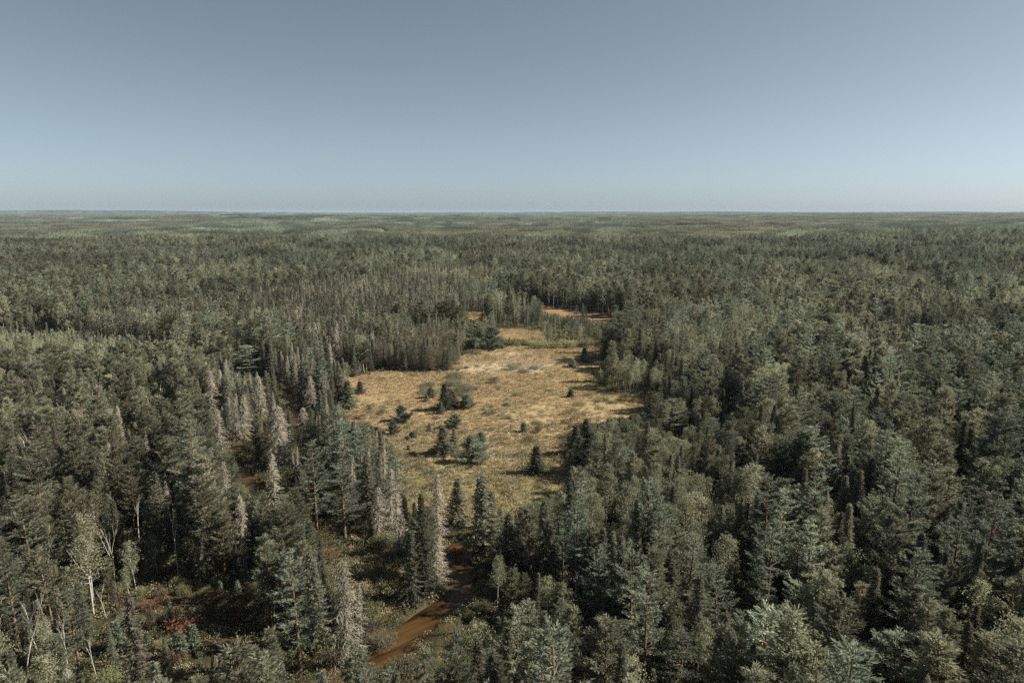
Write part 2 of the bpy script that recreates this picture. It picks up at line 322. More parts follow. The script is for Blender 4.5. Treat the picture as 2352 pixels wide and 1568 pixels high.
def broadleaf(rs, h, R, det=1.0, base=.38, dens=1.0, bare=.0, leaf=.24):
    """aspen or birch: pale stem, rising limbs, leaves in loose clumps at the limb ends"""
    tr, cr = MB(), MB()
    w1, w2 = rs.rand(2) * 6.28, rs.rand(2) * 6.28
    ax = lambda z: np.array([.02 * h * math.sin(z / h * 2.4 + w1[0]), .02 * h * math.sin(z / h * 2.1 + w1[1]), z])
    zs = np.linspace(0, h * .96, 9); tr.tube([ax(z) for z in zs], [.0085 * h * (1 - z / h) + .03 for z in zs], 7)
    nl = int(26 * dens * max(det, .4)); big = 1 / math.sqrt(det)
    for i in range(nl):
        t = (i + rs.rand()) / nl; z = h * (base + (1 - base) * t * .97); a = i * 2.399 + rs.rand()
        Lb = R * (math.sin(math.pi * min(1, .22 + .78 * t)) ** .7 * .9 + .18) * (.6 + .55 * rs.rand())
        d = np.array([math.cos(a), math.sin(a), .55 + .7 * rs.rand()]); d /= np.linalg.norm(d)
        P0 = ax(z); P1 = P0 + d * Lb * .6 + jit(rs, 1, .15)[0]; P2 = P1 + (d + [0, 0, .35]) * Lb * .5
        if det > .5: tr.tube([P0, P1, P2], [.035 + .008 * Lb, .025, .008], 4)
        for q in range(3):
            c = P0 + (P2 - P0) * (.45 + .28 * q) + jit(rs, 1, .3 * Lb)[0] * [1, 1, .7]
            n = max(6, int(34 * det * dens)); o = unit(rs.randn(n, 3)) * (rs.rand(n, 1) ** .45) * np.array([1, 1, .85]) * (.30 * Lb + .32)
            cr.cards(c + o, jit(rs, n), jit(rs, n), leaf * (.8 + .6 * rs.rand(n)) * big, leaf * .8 * big, 0, rs)
    return tr, cr

def tamarack(rs, h, R, det=1.0):
    tr, cr = conifer(rs, h, R, det * .55, gap=.25, base=.12, pw=.55, thin=1.0)
    return tr, cr

def shrub(rs, h, R, det=1.0, leaf=.2, n0=1500, dome=1.0, stems=7):
    tr, cr = MB(), MB(); big = 1 / math.sqrt(det)
    for i in range(stems):
        a = rs.rand() * 6.28; e = np.array([math.cos(a) * R * .7 * rs.rand(), math.sin(a) * R * .7 * rs.rand(), h * (.75 + .3 * rs.rand())])
        tr.tube([[e[0] * .15, e[1] * .15, 0], e * [.6, .6, .55], e], [.04, .025, .008], 4)
    nc = int(16 * dome)
    cs = []
    for i in range(nc):
        a = rs.rand() * 6.28; r = R * .72 * math.sqrt(rs.rand()); zz = h * (.88 - .55 * (r / R) ** 2) * (.72 + .3 * rs.rand())
        cs.append((r * math.cos(a), r * math.sin(a), zz * .72, .26 * R + .28 * rs.rand() * R))
    for cx, cy, cz, cr_ in cs:
        n = int(n0 / nc * det); o = unit(rs.randn(n, 3)) * (rs.rand(n, 1) ** .4) * cr_ * np.array([1, 1, h / (R * 2.2) + .35])
        p = np.array([cx, cy, cz]) + o; p[:, 2] = np.maximum(p[:, 2], .08)
        cr.cards(p, jit(rs, n) + [0, 0, .4], jit(rs, n), leaf * (.8 + .6 * rs.rand(n)) * big, leaf * .7 * big, 0, rs)
    return tr, cr

def snag(rs, h, R, forks=2, top_twigs=True):
    """leafless weathered birch: stem that forks, bare crooked limbs"""
    tr, cr = MB(), MB()
    def limb(p, d, L, r, lvl):
        k = 5; pts = [p]; q = p
        for i in range(k):
            d = unit(d + jit(rs, 1, .16)[0] + np.array([0, 0, .05])); q = q + d * L / k; pts.append(q)
        rad = np.linspace(r, r * (.45 if lvl < 2 else .2), k + 1); (tr if lvl < 2 else cr).tube(pts, rad, 6 if lvl < 2 else 4)
        if lvl >= 3: return
        nb = [forks + 1, 5, 4][lvl]
        for i in range(nb):
            j = k - int(rs.rand() * 2.6) if lvl < 1 else int(2 + rs.rand() * (k - 1))
            a = rs.rand() * 6.28; e = np.array([math.cos(a), math.sin(a), .25 + .6 * rs.rand()])
            limb(pts[j], unit(d * (.8 + .5 * rs.rand()) + e * .6), L * (.34 + .34 * rs.rand()), r * [.55, .38, .32][lvl], lvl + 1)
    limb(np.zeros(3), np.array([0, 0, 1.]) + jit(rs, 1, .12)[0], h * .6, .0105 * h + .04, 0)
    z = max(a[:, 2].max() for a in tr.v + (cr.v or []))
    for part in (tr, cr): part.v = [a * [1, 1, h / z] for a in part.v]
    if not cr.n: cr.tube([[0, 0, h * .5], [.4, 0, h * .6]], [.02, .01], 3)
    return tr, cr

MAKE = {
    'spruce': lambda rs, d: conifer(rs, 15, 2.2 + .6 * rs.rand(), d, gap=.05 + .2 * rs.rand(), pw=.85 + .3 * rs.rand()),
    'white': lambda rs, d: pine(rs, 20, 4.0, d, 'white'),
    'red': lambda rs, d: pine(rs, 17, 2.9, d, 'red'),
    'aspen': lambda rs, d: broadleaf(rs, 14, 2.3, d),
    'dead': lambda rs, d: conifer(rs, 14, 1.7, d, dead=True, gap=.15 + .45 * rs.rand(), base=.1),
    'tamarack': lambda rs, d: broadleaf(rs, 12, 2.7, d, base=.06, dens=1.1, leaf=.22),
    'alder': lambda rs, d: shrub(rs, 4.5, 2.2, d),
    'young': lambda rs, d: broadleaf(rs, 9, 1.5, d, base=.2, dens=.8),
    'redbush': lambda rs, d: shrub(rs, 3.6, 1.7, d, n0=1000),
    'sapling': lambda rs, d: conifer(rs, 4.5, 1.2, d, base=.02, thin=1.7),
    'bare': lambda rs, d: snag(rs, 12, 2.6, 1 + int(rs.rand() * 2)),
    'bushpine': lambda rs, d: pine(rs, 6, 2.4, d * 1.6, 'young'),
    'willow': lambda rs, d: shrub(rs, 2.6, 2.2, d, leaf=.17, n0=2000),
}
TRUNKM = dict(spruce='pinebark', white='pinebark', red='pinebark', aspen='whitebark', dead='deadwood', tamarack='pinebark', alder='pinebark', young='whitebark',
              redbush='pinebark', sapling='pinebark', bare='whitebark', willow='pinebark', bushpine='pinebark')
NVAR = dict(spruce=6, white=5, red=5, aspen=6, dead=4, tamarack=3, alder=5, young=3, redbush=3, sapling=3, bare=6, willow=3, bushpine=3)
CROWNM = {k: k for k in MAKE}; CROWNM['bare'] = 'whitebark'; CROWNM['bushpine'] = 'white'
PROTO = {}       # kind -> list of (trunk mesh, crown mesh, joined mesh)
for ki, k in enumerate(MAKE):
    PROTO[k] = []
    for i in range(NVAR[k]):
        rs = np.random.RandomState(100 * ki + i + 7)
        tr, cr = MAKE[k](rs, 1.0)
        tm = tr.mesh(k + '_trunk', [M[TRUNKM[k]]]); cm = cr.mesh(k + '_crown', [M[CROWNM[k]]])
        j = MB(); j.v = cr.v + tr.v; j.t = cr.t + tr.t; j.n = cr.n + tr.n
        j.f = cr.f + [f + cr.n for f in tr.f]; j.m = cr.m + [np.ones(len(q)) for q in tr.m]
        jm = j.mesh(k + '_tree', [M[CROWNM[k]], M[TRUNKM[k]]])
        PROTO[k].append((tm, cm, jm))

# ------------------------------------------------------------------ scattering
def gn_scatter(name, protos, pts, idx, rot, scl, kind='stuff', label=None):
    """one object that carries many copies of a few meshes (geometry nodes)"""
    if len(pts) == 0: return None
    src = bpy.data.collections.new(name + '_models')
    for i, me in enumerate(protos):
        o = bpy.data.objects.new('%s_model_%03d' % (name, i), me); src.objects.link(o)
    me = bpy.data.meshes.new(name); me.vertices.add(len(pts)); me.vertices.foreach_set('co', np.asarray(pts, np.float32).ravel())
    a = me.attributes.new('idx', 'INT', 'POINT'); a.data.foreach_set('value', np.asarray(idx, np.int32))
    a = me.attributes.new('rot', 'FLOAT_VECTOR', 'POINT'); a.data.foreach_set('vector', np.asarray(rot, np.float32).ravel())
    a = me.attributes.new('scl', 'FLOAT_VECTOR', 'POINT'); a.data.foreach_set('vector', np.asarray(scl, np.float32).ravel())
    o = bpy.data.objects.new(name, me); COL.objects.link(o); o['kind'] = kind
    if label: o['label'] = label
    g = bpy.data.node_groups.new(name + '_nodes', 'GeometryNodeTree')
    g.interface.new_socket('Geometry', in_out='INPUT', socket_type='NodeSocketGeometry'); g.interface.new_socket('Geometry', in_out='OUTPUT', socket_type='NodeSocketGeometry')
    N = g.nodes.new; L = g.links.new
    gi, go = N('NodeGroupInput'), N('NodeGroupOutput')
    ci = N('GeometryNodeCollectionInfo'); ci.inputs['Collection'].default_value = src; ci.inputs['Separate Children'].default_value = True; ci.inputs['Reset Children'].default_value = True
    ip = N('GeometryNodeInstanceOnPoints'); ip.inputs['Pick Instance'].default_value = True
    def at(n, ty): q = N('GeometryNodeInputNamedAttribute'); q.data_type = ty; q.inputs['Name'].default_value = n; return q
    ai, ar, as_ = at('idx', 'INT'), at('rot', 'FLOAT_VECTOR'), at('scl', 'FLOAT_VECTOR')
    er = N('FunctionNodeEulerToRotation')
    L(gi.outputs[0], ip.inputs['Points']); L(ci.outputs[0], ip.inputs['Instance']); L(ai.outputs[0], ip.inputs['Instance Index'])
    L(ar.outputs[0], er.inputs[0]); L(er.outputs[0], ip.inputs['Rotation']); L(as_.outputs[0], ip.inputs['Scale']); L(ip.outputs[0], go.inputs[0])
    md = o.modifiers.new('scatter', 'NODES'); md.node_group = g
    return o

# ------------------------------------------------------------------ ground, river, flats
def axis(lo, hi, step, far, g=1.13):
    a = list(np.arange(lo, hi + 1e-6, step)); s = step; x = a[-1]
    while x < far: s *= g; x += s; a.append(x)
    s = step; x = a[0]
    while x > -far: s *= g; x -= s; a.insert(0, x)
    return np.array(a)
gx = axis(-110, 60, 1.0, 28000, 1.09); gy = axis(78, 262, 1.0, 30000, 1.07)
gy = gy[gy > -9000]
X, Y = np.meshgrid(gx, gy)
Z = terrain(X, Y)
rd = river_d(X, Y)
Z += (-1.25 * (1 - sstep(-1.3, .7, rd))) + .25 * np.exp(-((rd - 2) / 2) ** 2)
nearw = 1 - sstep(350, 600, np.hypot(X, Y))
Z += nearw * ((vnoise(X / 9, Y / 9) - .5) * .5 + (vnoise(X / 2.3, Y / 2.3, 1) - .5) * .22)
me = bpy.data.meshes.new('ground'); nx, ny = len(gx), len(gy)
me.vertices.add(nx * ny); me.vertices.foreach_set('co', np.stack([X, Y, Z], -1).astype(np.float32).ravel())
ii = (np.arange(ny - 1)[:, None] * nx + np.arange(nx - 1)[None, :]).ravel()
fq = np.stack([ii, ii + 1, ii + nx + 1, ii + nx], 1).astype(np.int32)
me.loops.add(fq.size); me.loops.foreach_set('vertex_index', fq.ravel()); me.polygons.add(len(fq))
me.polygons.foreach_set('loop_start', np.arange(0, fq.size, 4, dtype=np.int32)); me.polygons.foreach_set('loop_total', np.full(len(fq), 4, np.int32))
me.polygons.foreach_set('use_smooth', np.ones(len(fq), bool)); me.update(calc_edges=True)
def meadow(x, y):
    jx, jy = (vnoise(x / 6, y / 6) - .5) * 6, (vnoise(x / 6, y / 6, 1) - .5) * 8
    c = inside(CLEAR, x + jx, y + jy)
    for b in BACK_M: c = c | inside(b, x + jx * .3, y + jy * .3)
    return c
def pale_m(x, y):
    p = inside(gpoly([(1075, 822), (1150, 815), (1270, 812), (1300, 838), (1250, 862), (1090, 858), (1060, 840)]), x + (vnoise(x / 5, y / 5) - .5) * 14, y + (vnoise(x / 7, y / 7, 1) - .5) * 30)
    q = inside(gpoly([(1110, 985), (1200, 1000), (1250, 1050), (1190, 1075), (1090, 1040)]), x, y) & (vnoise(x / 3, y / 5, 2) > .55)
    return p | q
md_ = meadow(X, Y); pl_ = pale_m(X, Y); mm = inside(MID_M, X, Y)
fl_ = inside(FLAT, X, Y)
_, vpx = PX(X, np.maximum(Y, 1), 0)
attr = me.attributes.new('zone', 'FLOAT_COLOR', 'POINT')
fr = sstep(980, 1120, vpx) * md_
attr.data.foreach_set('color', np.stack([md_ * 1., pl_ * 1., np.maximum(fr, mm * .8), fl_ * 1.], -1).astype(np.float32).ravel())
ground = bpy.data.objects.new('ground', me); COL.objects.link(ground); ground['kind'] = 'structure'
m = mat('forest_floor_and_bog'); t = m.node_tree; N = t.nodes.new; L = t.links.new
at = N('ShaderNodeAttribute'); at.attribute_name = 'zone'; sep = N('ShaderNodeSeparateColor'); L(at.outputs['Color'], sep.inputs[0])
geo = N('ShaderNodeNewGeometry')
def noise(sc, det=4, vec=None):
    n = N('ShaderNodeTexNoise'); n.inputs['Scale'].default_value = sc; n.inputs['Detail'].default_value = det; L(geo.outputs['Position'], n.inputs['Vector']); return n
def mixc(f, a, b):
    q = N('ShaderNodeMix'); q.data_type = 'RGBA'
    for k, v in ((6, a), (7, b)):
        if isinstance(v, tuple): q.inputs[k].default_value = (*v, 1)
        else: L(v, q.inputs[k])
    L(f, q.inputs[0]) if not isinstance(f, float) else setattr(q.inputs[0], 'default_value', f); return q.outputs[2]
def rng(s, a, b, c=0., d=1.):
    q = N('ShaderNodeMapRange'); q.inputs[1].default_value = a; q.inputs[2].default_value = b; q.inputs[3].default_value = c; q.inputs[4].default_value = d; L(s, q.inputs[0]); return q.outputs[0]
n1, n2, n3, n4 = noise(.35), noise(.06, 3), noise(2.5, 3), noise(.012, 3)
floor_near = mixc(rng(n1.outputs['Fac'], .35, .65), (.030, .028, .018), (.075, .062, .035))
gold = mixc(rng(n2.outputs['Fac'], .35, .65), (.30, .235, .138), (.35, .28, .168))
gold = mixc(rng(n3.outputs['Fac'], .45, .75, 0, .55), gold, (.25, .19, .10))
straw = mixc(rng(n1.outputs['Fac'], .35, .65), (.35, .29, .19), (.40, .335, .23))
olv = mixc(rng(n1.outputs['Fac'], .38, .62), (.15, .14, .065), (.25, .20, .10))
c = mixc(sep.outputs[0], floor_near, gold)
c = mixc(sep.outputs[1], c, straw); c = mixc(sep.outputs[2], c, olv)
flatc = mixc(rng(n1.outputs['Fac'], .4, .6), (.21, .138, .078), (.27, .18, .105))
c = mixc(at.outputs['Alpha'], c, flatc)
# far away the sheet is forest seen from above
farc = mixc(rng(n4.outputs['Fac'], .4, .6), (.022, .028, .022), (.036, .042, .032))
ln = N('ShaderNodeVectorMath'); ln.operation = 'LENGTH'; L(geo.outputs['Position'], ln.inputs[0])
c = mixc(rng(ln.outputs['Value'], 900, 1500), c, farc)
d = N('ShaderNodeBsdfDiffuse'); L(c, d.inputs[0]); o = N('ShaderNodeOutputMaterial'); L(d.outputs[0], o.inputs[0])
bp = N('ShaderNodeBump'); bp.inputs['Strength'].default_value = .8; bp.inputs['Distance'].default_value = .25; L(n3.outputs['Fac'], bp.inputs['Height']); L(bp.outputs[0], d.inputs['Normal'])
me.materials.append(m)

def ribbon(name, path, wd, z):
    p = np.array(path); tg = np.gradient(p, axis=0); tg /= np.linalg.norm(tg, axis=1, keepdims=True); nn = np.stack([-tg[:, 1], tg[:, 0]], 1)
    # resample across so that banks can be followed
    v = []; f = []
    for i in range(len(p)):
        for s in (-1, 0, 1): v.append((*(p[i] + nn[i] * s * wd), z))
    for i in range(len(p) - 1):
        for j in (0, 1): a = i * 3 + j; f.append((a, a + 1, a + 4, a + 3))
    return v, f
va, fa = [], []
for i, (p_, hw_) in enumerate(REACH):
    v_, f_ = ribbon('r', p_, hw_ + 1.2, -.62 - .004 * i); fa += [tuple(q + len(va) for q in f) for f in f_]; va += v_
me = bpy.data.meshes.new('river_water'); me.from_pydata(va, [], fa); me.update()
water = bpy.data.objects.new('river_water', me); COL.objects.link(water); water['kind'] = 'structure'
m = mat('tannin_river_water'); t = m.node_tree; N = t.nodes.new; L = t.links.new
geo = N('ShaderNodeNewGeometry')
n1 = noise(.45, 4); n2 = noise(3.0, 3)
mp = N('ShaderNodeVectorRotate'); mp.inputs['Angle'].default_value = math.radians(-38); mp.rotation_type = 'Z_AXIS'; L(geo.outputs['Position'], mp.inputs[0])
mp2 = N('ShaderNodeVectorMath'); mp2.operation = 'MULTIPLY'; mp2.inputs[1].default_value = (.12, 1.1, 1); L(mp.outputs[0], mp2.inputs[0]); L(mp2.outputs[0], n1.inputs['Vector'])
c = mixc(rng(n1.outputs['Fac'], .36, .64), (.014, .010, .006), (.085, .047, .018))
c = mixc(rng(n2.outputs['Fac'], .55, .75, 0, .35), c, (.05, .03, .01))
p = N('ShaderNodeBsdfPrincipled'); L(c, p.inputs['Base Color']); p.inputs['Specular IOR Level'].default_value = .3; p.inputs['Roughness'].default_value = .16; p.inputs['IOR'].default_value = 1.33
bp = N('ShaderNodeBump'); bp.inputs['Strength'].default_value = .12; bp.inputs['Distance'].default_value = .1; L(n2.outputs['Fac'], bp.inputs['Height']); L(bp.outputs[0], p.inputs['Normal'])
o = N('ShaderNodeOutputMaterial'); L(p.outputs[0], o.inputs[0]); me.materials.append(m)

# ------------------------------------------------------------------ placing one thing
RNG = np.random.RandomState(11)
def gz(x, y):
    d = river_d(np.array([x]), np.array([y]))[0]
    return float(terrain(np.array([x]), np.array([y]))[0]) - .1 + (-.5 if d < .5 else 0)
NAMES = dict(spruce='spruce_tree', white='white_pine_tree', red='red_pine_tree', aspen='aspen_tree', dead='dead_spruce_tree', bushpine='young_pine_tree', tamarack='tamarack_tree',
             alder='alder_shrub', young='young_aspen_tree', redbush='red_shrub', sapling='spruce_sapling', bare='dead_birch_tree', willow='willow_shrub')
CATS = dict(spruce='spruce tree', white='pine tree', red='pine tree', aspen='aspen tree', dead='dead tree', bushpine='pine tree', tamarack='tamarack tree', alder='shrub', young='aspen tree',
            redbush='shrub', sapling='sapling', bare='dead tree', willow='shrub')
def put_tree(k, x, y, h, wd=None, label=None, group=None, vi=None, rz=None, parts=True, tilt=(0, 0), crown_mat=None, z=None):
    """a tree of kind k as an Empty with trunk and crown, or as one mesh when it is tiny in the picture"""
    vi = RNG.randint(len(PROTO[k])) if vi is None else vi % len(PROTO[k]); tm, cm, jm = PROTO[k][vi]
    h0 = dict(bushpine=6.).get(k, BASEH.get(k, 2.6)); r0 = dict(bushpine=2.4).get(k, BASER.get(k, 2.2)); sz = h / h0; sx = (wd / (2 * r0)) if wd else sz
    rz = RNG.rand() * 6.28 if rz is None else rz; z = gz(x, y) if z is None else z
    nm = NAMES[k]
    root = bpy.data.objects.new(nm, None if parts else jm)
    root.location = (x, y, z); root.rotation_euler = (tilt[0], tilt[1], rz); root.scale = (sx, sx, sz)
    COL.objects.link(root); root['category'] = CATS[k]
    if label: root['label'] = label
    if group: root['group'] = group
    if parts:
        root.empty_display_size = .5
        shrubby = k in ('alder', 'willow', 'redbush')
        for n_, me_ in (('stem' if shrubby else 'trunk', tm), ('limbs' if k == 'bare' else ('foliage' if shrubby else 'crown'), cm)):
            o_ = bpy.data.objects.new(n_, me_); COL.objects.link(o_); o_.parent = root
            if crown_mat and me_ is cm: o_.material_slots[0].link = 'OBJECT'; o_.material_slots[0].material = crown_mat
    return root

# ------------------------------------------------------------------ hand-placed trees: (kind, base x, base y, top y, width) in photo pixels, label
HERO = []
def hero(k, u, vb, vt, wpx, label, group=None, **kw):
    x, y = G(u, vb); lo, hi = 0., 60.
    for _ in range(30):
        mid = (lo + hi) / 2
        if PX(x, y, mid)[1] > vt: lo = mid
        else: hi = mid
    d = y * cp + H * sp
    HERO.append((k, x, y, lo, wpx / F * d * dict(spruce=1.35, dead=1.3, sapling=1.3, bushpine=1.15).get(k, 1.1), label, group, kw, u, vb, vt, wpx))
# trees and bushes standing in the clearing
hero('spruce', 827, 903, 874, 21, 'small dark spruce standing alone at the left end of the golden clearing')
hero('spruce', 1022, 942, 880, 30, 'tallest dark spruce of the clump in the middle of the clearing')
hero('spruce', 1040, 936, 895, 30, 'spruce right behind the tallest one of the middle clump')
hero('spruce', 1012, 950, 922, 15, 'little spruce at the front left foot of the middle clump')
hero('spruce', 980, 922, 904, 12, 'tiny upright spruce just left of the middle clump')
hero('bushpine', 1072, 938, 905, 38, 'round dark bush at the right end of the middle clump')
hero('bushpine', 989, 914, 888, 22, 'small pale bushy pine left of the middle clump')
hero('willow', 982, 888, 874, 42, 'grey-green domed willow, rear left of the pair west of the shrub row')
hero('willow', 985, 903, 886, 50, 'grey-green domed willow in front of its twin west of the shrub row')
hero('willow', 1046, 868, 852, 46, 'domed willow nearest the brown tamaracks')
hero('willow', 1040, 884, 865, 46, 'second domed willow in the row running out from the tamaracks')
hero('willow', 1062, 898, 872, 54, 'largest domed willow in the row beside the middle clump')
hero('willow', 1072, 908, 886, 44, 'last domed willow of the row, just behind the round dark bush')
hero('willow', 1088, 896, 884, 26, 'low willow at the right tip of the shrub row')
hero('bushpine', 923, 967, 932, 38, 'pale bushy young pine with a red bush at its foot')
hero('redbush', 928, 973, 963, 18, 'red bush at the foot of the pale young pine')
hero('alder', 880, 951, 932, 22, 'round dark bush left of the pale bushy pine')
hero('aspen', 846, 962, 930, 26, 'thin leafy birch sapling at the left rim of the clearing')
hero('bushpine', 903, 997, 966, 27, 'blunt green fir standing below the pale bushy pine')
hero('sapling', 948, 1004, 990, 15, 'little dark sapling low in the left part of the clearing')
hero('sapling', 937, 1008, 1000, 16, 'small spreading dark bush beside the little sapling')
hero('spruce', 986, 991, 970, 13, 'narrow small spruce in front of the middle clump')
hero('bushpine', 1046, 983, 950, 40, 'round-headed dark pine between the middle clump and the two wide spruces')
hero('spruce', 1020, 1043, 978, 44, 'broad dark spruce, left of the two that stand together')
hero('spruce', 1043, 1036, 982, 22, 'slim spruce leaning on the broad dark one')
hero('bushpine', 1085, 1060, 1000, 66, 'biggest bushy blue-green pine in the front of the clearing')
hero('sapling', 1104, 1016, 992, 22, 'grey-green sapling behind the biggest bushy pine')
hero('spruce', 1234, 1086, 1022, 42, 'grey pointed spruce with a long shadow in front right of the clearing')
hero('sapling', 1203, 991, 969, 14, 'small dark spruce left of the red-brown bush')
hero('redbush', 1237, 993, 968, 24, 'red-brown upright bush in the middle right of the clearing')
hero('alder', 1217, 1014, 994, 28, 'green bush just below the red-brown one')
hero('sapling', 1311, 912, 892, 15, 'small dark spruce near the right rim of the clearing')
hero('alder', 1386, 921, 902, 48, 'round dark shrub at the right edge by the forest bay')
hero('alder', 1354, 907, 896, 34, 'low shrub between the small spruce and the right forest edge')
hero('alder', 1440, 920, 896, 44, 'greyish round shrub in the mouth of the forest bay')
hero('alder', 1330, 930, 918, 36, 'loose flat shrub on the right half of the clearing')
hero('willow', 1178, 848, 829, 32, 'dark dome-shaped shrub on the pale straw patch')
hero('willow', 1226, 848, 838, 24, 'small dome shrub right of the one on the pale patch')
hero('willow', 1204, 855, 845, 30, 'flat grey shrub between the two domes on the pale patch')
hero('willow', 1134, 879, 864, 32, 'single dark dome shrub in the upper middle of the clearing')
hero('alder', 1190, 908, 897, 28, 'low ragged shrub right of the upper middle')
hero('sapling', 1164, 931, 924, 14, 'tiny reddish dark bush in the middle of the grass')
hero('spruce', 1341, 832, 797, 22, 'dark small spruce at the far right end of the clearing')
hero('bushpine', 1316, 843, 824, 19, 'round bushy young pine beside the far right spruce')
hero('willow', 1294, 834, 826, 26, 'low grey shrub left of the bushy young pine')
hero('spruce', 1390, 826, 780, 26, 'taller dark spruce at the far right corner of the clearing')
hero('spruce', 800, 936, 872, 36, 'dark wide spruce whose skirt reaches the left rim of the clearing')
hero('spruce', 783, 930, 862, 40, 'dark spruce half hidden behind the one at the left rim')
hero('willow', 1085, 812, 797, 50, 'dark willow at the end of the tamarack stand by the far meadow')
hero('alder', 1250, 798, 775, 62, 'round green thicket shrub at the back of the clearing, first from the left')
hero('alder', 1300, 798, 772, 58, 'round green thicket shrub at the back of the clearing, middle of three')
hero('alder', 1345, 796, 770, 58, 'round green thicket shrub at the back of the clearing, nearest the dark spruce')
hero('bushpine', 1097, 803, 742, 64, 'big bushy pine at the back left corner of the clearing')
hero('bushpine', 1130, 800, 750, 50, 'bushy pine right beside the big one at the back corner')
hero('alder', 1144, 1010, 1003, 40, 'flat grey heath patch in the near clearing')
# dead spruces
hero('dead', 800, 1528, 1280, 84, 'tall feathery grey dead spruce in the foreground left of the river', vi=1)
hero('dead', 918, 1272, 1168, 54, 'hanging pinkish-grey dead spruce above the river bend', vi=2)
hero('dead', 900, 1215, 1070, 52, 'dead spruce with brownish twigs behind the hanging one', vi=0)
hero('dead', 872, 1225, 1110, 44, 'slim dead spruce just left of the brownish one', vi=3)
hero('dead', 1006, 1245, 1086, 46, 'pale tall dead spruce in front of the meadow', vi=1)
hero('dead', 1003, 1345, 1225, 56, 'tan dead spruce leaning over the dark pool', vi=2)
hero('dead', 633, 1166, 1035, 46, 'bare drooping dead spruce beside the left river bend', vi=0)
hero('dead', 645, 1075, 930, 60, 'wide grey dead spruce below the narrow pond', vi=1)
hero('dead', 700, 985, 935, 34, 'low grey dead spruce on the right bank of the narrow pond', vi=3)
hero('dead', 718, 942, 862, 34, 'pale dead spruce right of the narrow pond', vi=2)
hero('dead', 602, 970, 862, 38, 'dead grey spruce with full skirt left of the narrow pond', vi=2)
hero('dead', 563, 1008, 905, 42, 'twin-topped bare dead spruce, paler than its neighbour', vi=3)
hero('dead', 545, 1010, 925, 34, 'skeleton spruce with see-through branches', vi=0)
hero('dead', 490, 960, 850, 38, 'slender dead spruce on the upper left river bank', vi=1)
hero('dead', 505, 1045, 935, 44, 'brownish dead spruce above the fallen logs', vi=0)
hero('dead', 775, 845, 735, 26, 'rust-grey dead spruce among the dark spruces', vi=2)
# living trees around the river
hero('white', 690, 1545, 1262, 138, 'huge blue-green pine filling the foreground left of the dead spruce', vi=0)
hero('white', 792, 1238, 1062, 104, 'broad blue-green pine on the inside of the river bend', vi=1)
hero('white', 728, 1225, 1010, 96, 'dark layered pine behind the broad one', vi=2)
hero('white', 565, 868, 788, 74, 'round-topped pine standing high above the spruces', vi=3)
hero('white', 715, 1075, 965, 80, 'pale green pine just below the narrow pond', vi=4)
hero('white', 1545, 1010, 912, 70, 'layered pine with flat tiers at the right rim of the meadow', vi=1)
hero('white', 1757, 1440, 1192, 124, 'big tiered pine with sunlit shelves in the right forest', vi=0)
hero('white', 1370, 1450, 1250, 92, 'pale green pine beside the broken white snag', vi=4)
hero('white', 2060, 1640, 1450, 150, 'broad pale pine in the lower right')
hero('white', 1560, 1620, 1440, 120, 'bushy pine in the lower middle')
hero('spruce', 948, 1385, 1215, 38, 'narrow columnar spruce on the river bank, left of the pair', vi=1)
hero('spruce', 975, 1372, 1130, 40, 'tall narrow spruce on the river bank, right of the pair', vi=2)
hero('spruce', 1053, 1205, 1095, 44, 'pointed spruce at the near edge of the meadow', vi=3)
hero('spruce', 1108, 1272, 1090, 62, 'tall grey spruce right above the dark pool', vi=4)
hero('spruce', 1128, 1262, 1125, 46, 'spruce with crooked top right beside the tall grey one', vi=0)
hero('spruce', 1170, 1310, 1175, 50, 'dark spruce on the right bank, first after the grey pair', vi=1)
hero('red', 1218, 1350, 1158, 66, 'wide olive conifer on the right bank above the river', vi=2)
hero('spruce', 1262, 1360, 1190, 52, 'dark spruce right of the wide olive conifer', vi=3)
hero('aspen', 604, 1236, 1128, 36, 'white-stemmed birch with a small leafy head by the left bend')
hero('aspen', 1395, 1230, 1090, 48, 'tall birch with a bright white stem in the right stand')
hero('spruce', 690, 930, 868, 26, 'almost black spruce pair leaning over the narrow pond')
hero('spruce', 1320, 1045, 975, 36, 'dark spruce at the point where the right forest meets the meadow', vi=2)
hero('spruce', 1345, 1040, 960, 40, 'dark spruce just behind the forest point', vi=3)
hero('spruce', 1330, 1090, 1000, 40, 'dark spruce whose shadow falls on the meadow, nearest the camera', vi=4)
hero('willow', 600, 1035, 1000, 70, 'dark round shrub above the fallen logs')
hero('alder', 640, 1120, 1065, 88, 'dark green alder thicket on the right bank of the left bend')
hero('willow', 885, 1480, 1430, 56, 'grey-green round shrub on the left bank of the orange water')
hero('alder', 850, 1420, 1370, 66, 'yellow-green shrub between dead spruce and river')
hero('alder', 858, 1572, 1516, 80, 'dark alder bush hiding the lower end of the orange water')
hero('alder', 800, 1590, 1535, 74, 'alder bush at the foot of the tall feathery dead spruce')
hero('willow', 925, 1545, 1500, 80, 'grey-green bush on the right bank of the orange water')
hero('redbush', 755, 1285, 1258, 50, 'orange-red bush on the grassy shelf')
hero('redbush', 350, 1400, 1372, 60, 'rusty bush left of the foreground thicket')
hero('redbush', 430, 1450, 1400, 78, 'rusty red bush in the middle of the left thicket')
hero('redbush', 545, 1432, 1404, 50, 'rusty bush in front of the huge pine')
hero('redbush', 400, 1525, 1478, 60, 'dark red bush low in the left thicket')
hero('redbush', 498, 1380, 1352, 50, 'orange bush at the back of the left thicket')
hero('sapling', 445, 1480, 1432, 26, 'small dark sapling in the left thicket')
hero('sapling', 415, 1515, 1450, 34, 'blue-green sapling in the left thicket, nearest the camera')
hero('redbush', 490, 945, 915, 34, 'bright red maple on the upper left bank')
